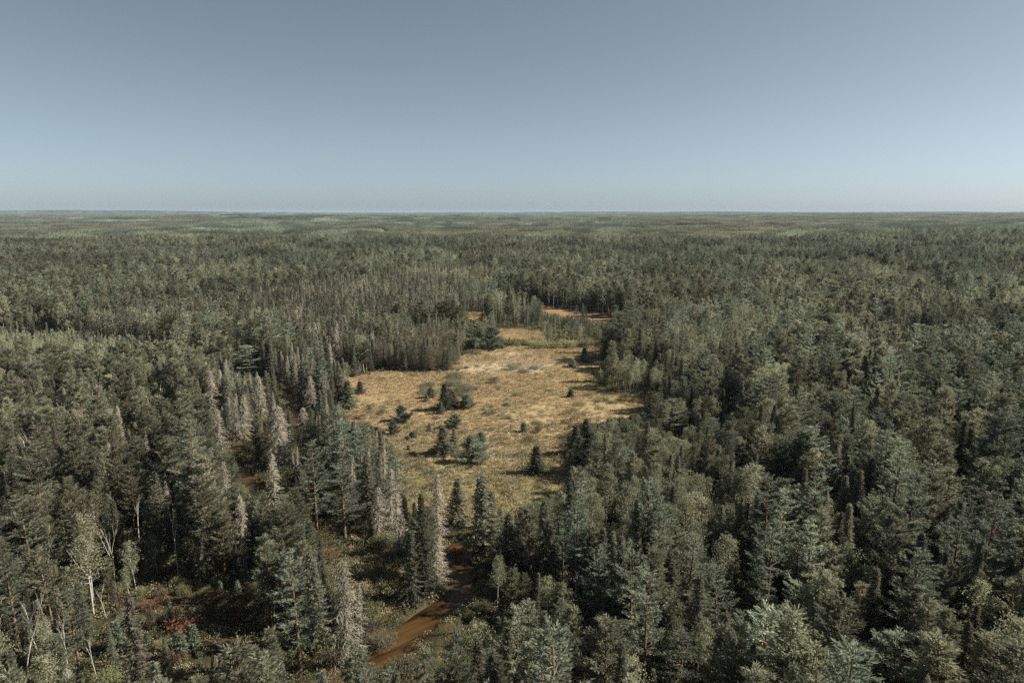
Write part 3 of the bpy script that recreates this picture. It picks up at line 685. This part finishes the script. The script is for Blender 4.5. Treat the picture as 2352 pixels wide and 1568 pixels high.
# leafless trees
hero('bare', 160, 1560, 1380, 52, 'white forked dead birch shaped like a V at the lower left', vi=0)
hero('bare', 60, 1590, 1358, 58, 'white crooked dead birch in the lower left corner', vi=1)
hero('bare', 265, 1356, 1190, 44, 'straight white dead birch with a forked top', vi=2)
hero('bare', 135, 1310, 1175, 40, 'white dead birch leaning in the left forest', vi=3)
hero('bare', 128, 1165, 1030, 36, 'bleached snag high in the left forest', vi=4)
hero('bare', 320, 1250, 1130, 44, 'bleached crooked snag with a hook-shaped limb', vi=5)
hero('bare', 410, 1330, 1160, 40, 'pale dead birch between two olive conifers', vi=0)
hero('bare', 245, 1420, 1330, 26, 'short white birch stub in the left forest', vi=3)
hero('bare', 222, 1560, 1455, 34, 'white birch stub right of the V-shaped one', vi=4)
hero('bare', 293, 985, 925, 34, 'forked white snag on the upper left slope', vi=5)
hero('bare', 340, 905, 855, 30, 'bright white snag, upper of two on the left slope', vi=1)
hero('bare', 375, 915, 858, 30, 'bright white snag right of the upper one', vi=2)
hero('bare', 1318, 1400, 1305, 36, 'broken white snag among leafy crowns right of the river', vi=4)
hero('bare', 1332, 1640, 1535, 44, 'pinkish leafless tree at the bottom edge', vi=2)
hero('bare', 1600, 1640, 1500, 56, 'grey leafless tree in the lower middle', vi=0)
hero('bare', 1640, 1300, 1175, 50, 'reddish-grey half-bare tree in the right stand', vi=1)


for (k, x, y, h, wd, label, group, kw, *_r) in HERO:
    put_tree(k, x, y, h, wd, label, group, **kw)
_k = 0
while _k < 85:
    u_, v_ = 800 + RNG.rand() * 700, 805 + RNG.rand() ** .8 * 330
    px_, py_ = G(u_, v_)
    if not inside(VIS[0], np.array([u_]), np.array([v_ - 4]))[0] or min(math.hypot(px_ - q[1], py_ - q[2]) for q in HERO) < 4: continue
    _k += 1; sz_ = .7 + 1.1 * RNG.rand() ** 1.5
    put_tree('alder' if _k % 3 else 'willow', px_, py_, sz_ * .9, sz_ * 2.8, 'knee-high dark shrub, one of many dotted over the golden meadow', 'knee-high shrubs dotted over the meadow', parts=False)
_ring = np.concatenate([CLEAR, CLEAR[:1]]); _k = 0      # bushes thicken towards the rim of the meadow
while _k < 90:
    _e = RNG.randint(len(CLEAR)); _t = RNG.rand(); px_, py_ = _ring[_e] * (1 - _t) + _ring[_e + 1] * _t
    if RNG.rand() > math.hypot(*(_ring[_e + 1] - _ring[_e])) / 60: continue
    px_ += RNG.randn() * 2.6; py_ += RNG.randn() * 4; sz_ = .8 + 1.8 * RNG.rand() ** 1.4; _k += 1
    if py_ < 165 or river_d(np.array([px_]), np.array([py_]))[0] < 2 or min(math.hypot(px_ - q[1], py_ - q[2]) for q in HERO) < 2.5: continue
    put_tree('willow' if _k % 4 else 'sapling', px_, py_, sz_, sz_ * (1.7 if _k % 4 else .8), ('waist-high shrub' if _k % 4 else 'small young spruce') + ' in the ragged fringe between meadow and forest', 'fringe shrubs round the meadow', parts=False)
hx = np.array([q[1] for q in HERO]); hy = np.array([q[2] for q in HERO]); hw = np.array([q[4] for q in HERO])

# ------------------------------------------------------------------ the wood: a jittered lattice of candidate trees
def lattice(step, y0, y1, slope=.80, pad=45):
    ys = np.arange(y0, y1, step * .87); out = []
    for i, yy in enumerate(ys):
        hwid = slope * yy + pad; xs = np.arange(-hwid, hwid + 25, step) + (step / 2 if i % 2 else 0)
        out.append(np.stack([xs, np.full(len(xs), yy)], 1))
    p = np.concatenate(out); return p + (RNG.rand(*p.shape) - .5) * step * .85
near = lattice(3.0, 40, 430); far = lattice(4.3, 430, 1250)
P = np.concatenate([near, far]); farmask = np.arange(len(P)) >= len(near)
x, y = P[:, 0], P[:, 1]
u0, v0 = PX(x, y, 0)
kind = np.full(len(P), -1); hf = np.ones(len(P)); sf = np.ones(len(P)); done = np.zeros(len(P), bool)
def choose(mask, mix, hh, sp_):
    ks = list(mix); pr = np.array([mix[k] for k in ks]); pr = pr / pr.sum(); n = mask.sum()
    kind[mask] = np.array([KINDS.index(k) for k in ks])[RNG.choice(len(ks), n, p=pr)]; hf[mask] = hh; sf[mask] = sp_
wx, wy = (vnoise(x / 9, y / 9) - .5) * 9, (vnoise(x / 9, y / 9, 1) - .5) * 14
for poly, mix, hh, sp_ in STANDS:
    mk = inside(poly, x + wx, y + wy) & ~done; choose(mk, mix, hh, sp_); done |= mk
# elsewhere: stands drift from one mix to another
a, b = vnoise(x / 170 + 9, y / 260, 1), vnoise(x / 60, y / 90 + 4, 2)
q = a * .65 + b * .35
mixes = [(dict(red=.6, spruce=.2, white=.15, dead=.05), .95, .95), (dict(spruce=.5, aspen=.2, dead=.1, red=.2), .9, .85), (dict(aspen=.7, spruce=.2, white=.1), .85, .9),
         (dict(white=.4, red=.35, aspen=.25), 1.0, 1.05), (dict(aspen=.5, young=.5), .8, .8)]
for i, (mix, hh, sp_) in enumerate(mixes):
    lo, hi = [0, .38, .48, .56, .70][i], [.38, .48, .56, .70, 1.01][i]
    mk = ~done & (q >= lo) & (q < hi); choose(mk, mix, hh, sp_)
# spacing: thin the lattice by the room a tree needs
room = np.array([dict(spruce=2.9, white=5.4, red=4.3, aspen=3.7, dead=3.0, tamarack=3.8, alder=3.4, young=3.0, redbush=3.0, sapling=3.0, bare=4.5)[k] for k in KINDS])[kind] * sf
step = np.where(farmask, 4.3, 3.0)
keep = RNG.rand(len(P)) < np.minimum(1, (step / room) ** 2)
keep &= river_d(x, y) > np.where(np.isin(kind, [6, 8, 9]), 1.0, 2.2)
keep &= ~meadow(x, y) & ~inside(FLAT, x, y) & ~inside(MID_M, x, y)
keep &= (np.hypot(x, y) > 42)
for i in range(len(hx)): keep &= np.hypot(x - hx[i], y - hy[i]) > max(1.6, hw[i] * .42)
x, y, kind, hf, u0, v0 = x[keep], y[keep], kind[keep], hf[keep], u0[keep], v0[keep]
baseh = np.array([BASEH[k] for k in KINDS])[kind]; baser = np.array([BASER[k] for k in KINDS])[kind]
h = baseh * hf * (.66 + .62 * RNG.rand(len(x)) ** 1.2) * (1 + .12 * (vnoise(x / 25, y / 25, 3) - .5) * 2)
tz = terrain(x, y)
# keep the open places of the photograph open: a tree that would stand in front of them is smaller, or is not there
def covers(x, y, tz, h, r):
    bad = np.zeros(len(x), bool)
    nearm = np.hypot(x, y) < 520
    xi, yi, zi, hi_, ri = x[nearm], y[nearm], tz[nearm], h[nearm], r[nearm]; b = np.zeros(len(xi), bool)
    for fz in (.25, .5, .75, .92, 1.0):
        for fx in (-.7, 0, .7):
            rr = fx * ri * (1.15 - fz * .8)
            u, v = PX(xi + rr, yi, zi + hi_ * fz)
            for poly in VIS: b |= inside(poly, u, v)
            for (k_, hx_, hy_, hh_, wd_, _l, _g, _kw, hu, hvb, hvt, hwp) in HERO:
                if hh_ > 6 and hy_ < 260 and _kw.get('clear', 1): pass
            if fz > .4:
                for (hu, hvb, hvt, hwp, hy_) in GUARD: b |= (yi < hy_ - 1) & (np.abs(u - hu) < hwp * .38) & (v > hvt) & (v < hvb - (hvb - hvt) * .22)
    bad[nearm] = b; return bad
GUARD = [(q[8], q[9], q[10], q[11], q[2]) for q in HERO if q[3] > 5 and q[0] != 'sapling']
sc = np.ones(len(x)); alive = np.ones(len(x), bool); r = baser * h / baseh
for f in (1, .75, .55, .38, .25):
    bad = covers(x, y, tz, h * f, r * f) & alive if f == 1 else bad & covers(x, y, tz, h * f, r * f)
    if f == 1: cur = bad.copy()
    sc[cur & ~bad] = f if f != 1 else 1; cur &= bad
    bad = cur.copy()
alive &= ~cur
sc[~alive] = 1
small = alive & (sc < .5) & ~np.isin(kind, [6, 8, 9])       # what had to shrink a lot is a bush or a sapling
h = h * sc
kk = RNG.rand(len(x)); nk = np.where(kk < .75, KINDS.index('alder'), KINDS.index('sapling'))
kind[small] = nk[small]; h[small] = np.minimum(h[small], 5.5)
x, y, kind, h, tz = x[alive], y[alive], kind[alive], h[alive], tz[alive]
# a few leafless snags and red or yellow crowns among the living
u0f, v0f = PX(x, y, tz); rr = RNG.rand(len(x)); left = x < -.15 * y
ll = (u0f < 560) & (v0f > 1000)
sn = (rr < np.where(ll, .20, np.where(left, .085, .02))) & np.isin(kind, [2, 3]) & (y < 420); kind[sn] = KINDS.index('bare'); h[sn] *= .85
baseh = np.array([BASEH[k] for k in KINDS])[kind]; baser = np.array([BASER[k] for k in KINDS])[kind]
u, v = PX(x, y, tz + h * .7); dist = np.hypot(x, y)
inframe = (u > -40) & (u < 2392) & (v < 1600) & (v > 400) & (y > 5)
n = len(x); rotz = RNG.rand(n) * 6.283; sxy = h / baseh * (.85 + .35 * RNG.rand(n)); szz = h / baseh
tiltx, tilty = RNG.randn(n) * .025, RNG.randn(n) * .025
print('trees', n, 'near', (dist < 300).sum())
INDIV = np.zeros(n, bool)
LIMIT = {k: 250 for k in KINDS}
for ki, k in enumerate(KINDS):
    hk = sum(1 for q in HERO if q[0] == k)
    c_ = np.where((kind == ki) & inframe)[0]; size = h[c_] / dist[c_]
    c_ = c_[np.argsort(-size)][:max(0, 285 - hk) if k not in ('alder',) else 200]
    c_ = c_[dist[c_] < 330]
    INDIV[c_] = True
# every tree gets a label: near ones by their place beside a landmark, far ones share the label of their stand
LAND = [(690, 1400, 'the huge foreground pine'), (800, 1400, 'the tall feathery dead spruce'), (918, 1220, 'the hanging pinkish-grey dead spruce'), (1006, 1165, 'the pale dead spruce by the meadow'),
        (960, 1280, 'the two columnar bank spruces'), (1108, 1180, 'the tall grey spruce by the pool'), (1218, 1250, 'the wide olive conifer'), (1370, 1350, 'the pale snag-side pine'),
        (1395, 1160, 'the tall white-stemmed birch'), (1545, 960, 'the layered pine at the meadow rim'), (1757, 1316, 'the big tiered pine'), (2060, 1545, 'the broad pale pine'),
        (1560, 1530, 'the bushy lower middle pine'), (1600, 1560, 'the grey leafless bottom tree'), (160, 1470, 'the V-shaped white birch'), (60, 1470, 'the crooked white corner birch'), (265, 1270, 'the straight fork-topped white birch'),
        (135, 1240, 'the leaning white birch'), (128, 1095, 'the high bleached snag'), (320, 1190, 'the hook-limbed snag'), (410, 1245, 'the birch between olive conifers'), (293, 955, 'the forked upper slope snag'),
        (358, 880, 'the two bright white snags'), (633, 1100, 'the bare drooping dead spruce'), (792, 1150, 'the broad pine inside the bend'), (565, 828, 'the round-topped high pine'), (602, 916, 'the full-skirted dead spruce'),
        (540, 1058, 'the fallen logs'), (604, 1180, 'the small-headed birch'), (430, 1425, 'the rusty bushes'), (1050, 1460, 'the orange water'), (2352, 1568, "the photo's bottom right corner"), (2352, 1250, "the photo's right edge"),
        (1640, 1240, 'the reddish-grey half-bare tree'), (0, 1050, "the photo's left edge"), (1340, 1020, 'the dark forest point'), (2000, 1120, 'the middle of the right forest'), (2352, 950, 'the upper right forest edge')]
ORD = ['nearest', 'second nearest', 'third nearest', 'fourth nearest', 'fifth nearest', 'sixth nearest', 'seventh nearest', 'eighth nearest', 'ninth nearest', 'tenth nearest', 'eleventh nearest', 'twelfth nearest']
WORD = dict(spruce='dark pointed spruce', white='blue-green tiered pine', red='olive round-crowned pine', aspen='leafy pale-stemmed aspen', dead='grey dead spruce', tamarack='thin brownish tamarack', alder='low green alder shrub',
            young='pale young aspen', redbush='rusty red shrub', sapling='small spruce sapling', bare='leafless white birch snag')
ZONES = [(lambda u, v: v < 700, 'on the far side of the meadow'), (lambda u, v: (u < 1080) & (v < 860), 'in the wood beyond the left end of the clearing'), (lambda u, v: (u < 700) & (v < 1050), 'on the left slope above the river'),
         (lambda u, v: u < 560, 'in the mixed forest at the lower left'), (lambda u, v: u < 1150, 'beside the river in the centre'), (lambda u, v: (u < 1560) & (v < 1000), 'along the right rim of the clearing'),
         (lambda u, v: u < 1560, 'in the stand right of the river'), (lambda u, v: v < 1000, 'in the middle distance of the right forest'), (lambda u, v: u > 0, 'in the dense forest at the lower right')]
LAB = {}
_bu, _bv = PX(x, y, tz + h * .5)
_gu, _gv = PX(x, y, tz)
buckets = {}
for i in np.where(INDIV)[0]:
    k = KINDS[kind[i]]; z_ = [p for f_, p in ZONES if f_(_gu[i], _gv[i])][0]; grp = '%ss %s' % (WORD[k].split(' ', 1)[1] if k != 'white' else 'tiered pine', z_)
    LAB[i] = ('%s %s' % (WORD[k], z_), grp)
    if dist[i] < 240:
        j = min(range(len(LAND)), key=lambda q: (LAND[q][0] - _bu[i]) ** 2 + 1.6 * (LAND[q][1] - _bv[i]) ** 2)
        du, dv = _bu[i] - LAND[j][0], _bv[i] - LAND[j][1]
        side = ('right of' if du > 0 else 'left of') if abs(du) > abs(dv) else ('below' if dv > 0 else 'beyond')
        buckets.setdefault((k, j, side), []).append((du * du + dv * dv, i, grp))
for (k, j, side), rows in buckets.items():
    for q, (_d, i, grp) in enumerate(sorted(rows)[:12]):
        LAB[i] = ('%s, %s %s %s' % (WORD[k], ORD[q], side, LAND[j][2]), grp)
def auto_label(i): return LAB[i]
for i in np.where(INDIV)[0]:
    k = KINDS[kind[i]]; lab, grp = auto_label(i)
    put_tree(k, x[i], y[i], h[i], 2 * baser[i] * sxy[i], lab, grp, rz=rotz[i], parts=dist[i] < 135, tilt=(tiltx[i], tilty[i]), z=tz[i] - .1)
# the rest of the wood, mesh copies by geometry nodes; beyond 300 m with coarser crowns
DET2 = .26
MID = {}
for ki, k in enumerate(KINDS):
    if k == 'bare': MID[k] = [p[2] for p in PROTO[k][:3]]; continue
    MID[k] = []
    for i in range(3):
        rs = np.random.RandomState(900 + 10 * ki + i); tr, cr = MAKE[k](rs, DET2); j = MB()
        j.v = cr.v + tr.v; j.t = cr.t + tr.t; j.n = cr.n + tr.n; j.f = cr.f + [f + cr.n for f in tr.f]; j.m = cr.m + [np.ones(len(q)) for q in tr.m]
        MID[k].append(j.mesh(k + '_mid', [M[CROWNM[k]], M[TRUNKM[k]]]))
WOOD = dict(spruce='spruce_wood', white='white_pine_wood', red='red_pine_wood', aspen='aspen_wood', dead='dead_spruce_wood', tamarack='tamarack_wood', alder='alder_thicket',
            young='young_aspen_wood', redbush='red_thicket', sapling='sapling_thicket', bare='dead_birch_wood')
for ki, k in enumerate(KINDS):
    s = (kind == ki) & ~INDIV
    nv = len(PROTO[k]); pr = [p[2] for p in PROTO[k]] + MID[k]
    idx = np.where(dist[s] < 300, RNG.randint(0, nv, s.sum()), nv + RNG.randint(0, 3, s.sum()))
    gn_scatter(WOOD[k], pr, np.stack([x[s], y[s], tz[s] - .1], 1), idx, np.stack([tiltx[s], tilty[s], rotz[s]], 1), np.stack([sxy[s], sxy[s], szz[s]], 1),
               label='mass of %s filling the wood behind the nearer ones' % {'spruce': 'spruces', 'white': 'white pines', 'red': 'olive pines', 'aspen': 'aspens', 'dead': 'dead grey spruces', 'tamarack': 'thin tamaracks',
                     'alder': 'low alder shrubs', 'young': 'pale young aspens', 'redbush': 'red shrubs', 'sapling': 'spruce saplings', 'bare': 'leafless birches'}[k])

# ------------------------------------------------------------------ the far wood: patches of whole trees, coarser with distance
def patch(rs, size, mix, step_, faces, card, hh=1.0):
    j = MB(); g = np.arange(-size / 2, size / 2, step_); gx_, gy_ = np.meshgrid(g, g); p = np.stack([gx_.ravel(), gy_.ravel()], 1)
    p += (rs.rand(*p.shape) - .5) * step_ * .9; ks = list(mix); pr = np.array([mix[k] for k in ks]); pk = rs.choice(len(ks), len(p), p=pr / pr.sum()); mats = []
    for ki_, k in enumerate(ks):
        q = p[pk == ki_]; n_ = len(q); mats.append(M[CROWNM[k]])
        if not n_: continue
        ht = BASEH[k] * hh * (.65 + .6 * rs.rand(n_)); rd_ = BASER[k] * (.9 + .4 * rs.rand(n_)) * (1 if card < 2 else 1.25)
        for f_ in range(faces):
            t_ = (f_ + rs.rand(n_)) / faces; t_ = t_ ** .8; con = k in ('spruce', 'dead', 'tamarack', 'sapling')
            pr_ = (1 - t_) if con else np.sqrt(np.maximum(0, 1 - (2 * t_ - 1) ** 2)) * .95
            a_ = rs.rand(n_) * 6.283; zz = ht * ((.12 + .86 * t_) if con else (.3 + .68 * t_))
            r_ = rd_ * pr_ * .75; c_ = np.stack([q[:, 0] + np.cos(a_) * r_, q[:, 1] + np.sin(a_) * r_, zz], 1)
            ax_ = np.stack([np.cos(a_), np.sin(a_), rs.rand(n_) * 1.2 - .3], 1) + jit(rs, n_, .5)
            j.cards(c_, ax_, jit(rs, n_), card * (.8 + .6 * rs.rand(n_)), card * .6, ki_, rs)
    return j.mesh('patch', mats)
MIXF = [dict(red=.7, spruce=.3), dict(spruce=.7, aspen=.3), dict(white=.5, red=.3, aspen=.2), dict(aspen=.6, red=.4), dict(young=.1, aspen=.6, red=.3), dict(spruce=.5, tamarack=.35, dead=.15)]
HHF = [1.05, .9, 1.05, .85, .6, .8]
def far_wood(name, size, step_, faces, card, d0, d1, label, slope=.82):
    pr = []
    for i, mix in enumerate(MIXF):
        for s_ in range(2): pr.append(patch(np.random.RandomState(50 + i * 3 + s_ + int(size)), size, mix, step_, faces, card, HHF[i]))
    g = np.arange(-d1, d1, size); gx_, gy_ = np.meshgrid(g, np.arange(0, d1, size)); px, py = gx_.ravel() + size / 2, gy_.ravel() + size / 2
    dd = np.hypot(px, py); k_ = (np.abs(px) < slope * py + 150) & (py > d0 if d0 < 1300 else dd > d0) & (dd < d1); px, py = px[k_], py[k_]
    px += (RNG.rand(len(px)) - .5) * size * .2; py += (RNG.rand(len(px)) - .5) * size * .2
    sc_ = 1 if d0 < 1300 else 2.2
    a_ = vnoise(px / (300 * sc_) + 5, py / (420 * sc_), 1) * .6 + vnoise(px / (110 * sc_), py / (150 * sc_), 2) * .4
    mi = np.digitize(a_ + (RNG.rand(len(px)) - .5) * .06, [.36, .47, .56, .66, .74])
    mi = np.array([0, 1, 2, 3, 4, 5])[mi]
    uu, vv = PX(px, py, 0)
    # the pale stands and the dark belt on the right
    mi[inside(np.array([(1500, 528), (1760, 524), (1900, 560), (1560, 572), (1430, 556)]), uu, vv)] = 4
    mi[inside(np.array([(780, 552), (1150, 546), (1330, 566), (1100, 580), (800, 574)]), uu, vv)] = 3
    mi[inside(np.array([(-50, 520), (500, 516), (420, 545), (-50, 548)]), uu, vv)] = 3
    mi[inside(np.array([(1300, 500), (2400, 497), (2400, 525), (1500, 530)]), uu, vv)] = 0
    z = terrain(px, py); n_ = len(px)
    e = size / 2; rx = np.arctan2(terrain(px, py + e) - terrain(px, py - e), size); ry = -np.arctan2(terrain(px + e, py) - terrain(px - e, py), size)
    # quarter turns; the patch follows the slope of the land
    qt = RNG.randint(0, 4, n_); cq, sq = np.cos(qt * np.pi / 2), np.sin(qt * np.pi / 2)
    rxx, ryy = cq * rx + sq * ry, -sq * rx + cq * ry
    gn_scatter(name, pr, np.stack([px, py, z - .5], 1), mi * 2 + RNG.randint(0, 2, n_), np.stack([rx * 0 + rxx * 0, ryy * 0, qt * np.pi / 2], 1), np.ones((n_, 3)), label=label)
    print(name, n_)
far_wood('distant_forest', 60, 3.9, 72, 1.5, 1235, 4000, 'unbroken mixed forest stretching away beyond the clearing')
far_wood('horizon_forest', 150, 5.2, 24, 3.2, 3950, 19000, 'last miles of forest fading to blue at the horizon')

# ------------------------------------------------------------------ bog cover and undergrowth
def tuft(rs, r, hgt, n, wl=.05, mi=0, lean=.5):
    j = MB(); a = rs.rand(n) * 6.283; q = r * np.sqrt(rs.rand(n)); c = np.stack([np.cos(a) * q, np.sin(a) * q, hgt * (.3 + .3 * rs.rand(n))], 1)
    ax_ = np.stack([np.cos(a) * lean, np.sin(a) * lean, np.ones(n)], 1) + jit(rs, n, .35)
    j.cards(c, ax_, jit(rs, n) * [1, 1, .2], hgt * (.8 + .5 * rs.rand(n)), wl, 0, rs); return j
def low(rs, r, hgt, n, leaf): 
    j = MB(); a = rs.rand(n) * 6.283; q = r * np.sqrt(rs.rand(n)); zc = hgt * (1 - (q / r) ** 2) * rs.rand(n) ** .5 + .05
    j.cards(np.stack([np.cos(a) * q, np.sin(a) * q, zc], 1), jit(rs, n) + [0, 0, .3], jit(rs, n), leaf, leaf * .7, 0, rs); return j
rs = np.random.RandomState(3)
TU = [tuft(rs, .9, .45, 130, .07).mesh('sedge', [M['sedge']]) for _ in range(3)] + [tuft(rs, .9, .35, 110, .07).mesh('straw', [M['straw']]) for _ in range(2)] + \
     [low(rs, .8, .65, 150, .16).mesh('leatherleaf', [M['olive']]) for _ in range(3)] + [low(rs, .7, .8, 120, .17).mesh('russet', [M['redbush']])]
g = lattice(1.25, 84, 470, .30, 10); gx1, gy1 = g[:, 0], g[:, 1]
mk = (meadow(gx1, gy1) | (inside(MID_M, gx1, gy1))) & (river_d(gx1, gy1) > .5)
gx1, gy1 = gx1[mk], gy1[mk]; uu, vv = PX(gx1, gy1, 0); n = len(gx1)
pl = pale_m(gx1, gy1); greenp = np.clip(.09 + .85 * sstep(915, 1080, vv), 0, .94) * (.35 + 1.3 * vnoise(gx1 / 5, gy1 / 8, 2)) + .25 * (vnoise(gx1 / 11, gy1 / 11, 3) > .76)
idx = RNG.randint(0, 3, n); g_ = RNG.rand(n) < greenp; idx[g_] = 5 + RNG.randint(0, 3, g_.sum()); p_ = pl & (RNG.rand(n) < .8); idx[p_] = 3 + RNG.randint(0, 2, p_.sum())
st = RNG.rand(n) < .05; idx[st] = 3; ru = (RNG.rand(n) < .01 + .12 * (vnoise(gx1 / 7, gy1 / 9, 1) > .8)); idx[ru & g_] = 8
s_ = (.6 + .8 * RNG.rand(n)) * np.where(idx >= 5, .8 + .7 * vnoise(gx1 / 4, gy1 / 4), .9)
gn_scatter('grass', TU, np.stack([gx1, gy1, np.full(n, -.05)], 1), idx, np.stack([np.zeros(n), np.zeros(n), RNG.rand(n) * 6.28], 1), np.stack([s_, s_, s_ * (.7 + .5 * RNG.rand(n))], 1), label='golden sedge and low bog shrubs covering the clearing')
print('tufts', n)
UG = [low(rs, 1.3, 1.5, 160, .26).mesh('under', [M['litter']]) for _ in range(3)] + [low(rs, 1.0, .9, 120, .22).mesh('under', [M['olive']]) for _ in range(2)] + [low(rs, 1.2, 1.6, 150, .24).mesh('under', [M['redbush']])]
g = lattice(1.9, 45, 300); gx1, gy1 = g[:, 0], g[:, 1]
mk = ~meadow(gx1, gy1) & (river_d(gx1, gy1) > -.1); gx1, gy1 = gx1[mk], gy1[mk]; n = len(gx1); idx = RNG.randint(0, 5, n)
uu, vv = PX(gx1, gy1, 0); redz = inside(np.array([(360, 1340), (620, 1350), (620, 1500), (380, 1480)]), uu, vv); rr_ = RNG.rand(n); idx[(rr_ < .03) | (redz & (rr_ < .25))] = 5
s_ = .6 + .8 * RNG.rand(n)
gn_scatter('undergrowth', UG, np.stack([gx1, gy1, np.full(n, -.1)], 1), idx, np.stack([np.zeros(n), np.zeros(n), RNG.rand(n) * 6.28], 1), np.stack([s_, s_, s_], 1), label='low leafy undergrowth on the forest floor between the trees')
print('undergrowth', n)

# ------------------------------------------------------------------ haze
me = bpy.data.meshes.new('haze')
x0, x1, y0, y1 = gx[0] - 500, gx[-1] + 500, gy[0] - 500, gy[-1] + 500; z0, z1 = float(Z.min()) - 1, max(float(Z.max()) + 22, 70.0)
me.from_pydata([(x0, y0, z0), (x1, y0, z0), (x1, y1, z0), (x0, y1, z0), (x0, y0, z1), (x1, y0, z1), (x1, y1, z1), (x0, y1, z1)], [],
               [(0, 3, 2, 1), (4, 5, 6, 7), (0, 1, 5, 4), (1, 2, 6, 5), (2, 3, 7, 6), (3, 0, 4, 7)])
hz = bpy.data.objects.new('haze', me); COL.objects.link(hz); hz['kind'] = 'stuff'
m = mat('thin_haze'); t = m.node_tree; pv = t.nodes.new('ShaderNodeVolumePrincipled'); pv.inputs['Density'].default_value = 2.6e-5; pv.inputs['Color'].default_value = (.50, .68, .88, 1)
o = t.nodes.new('ShaderNodeOutputMaterial'); t.links.new(pv.outputs[0], o.inputs['Volume']); me.materials.append(m)
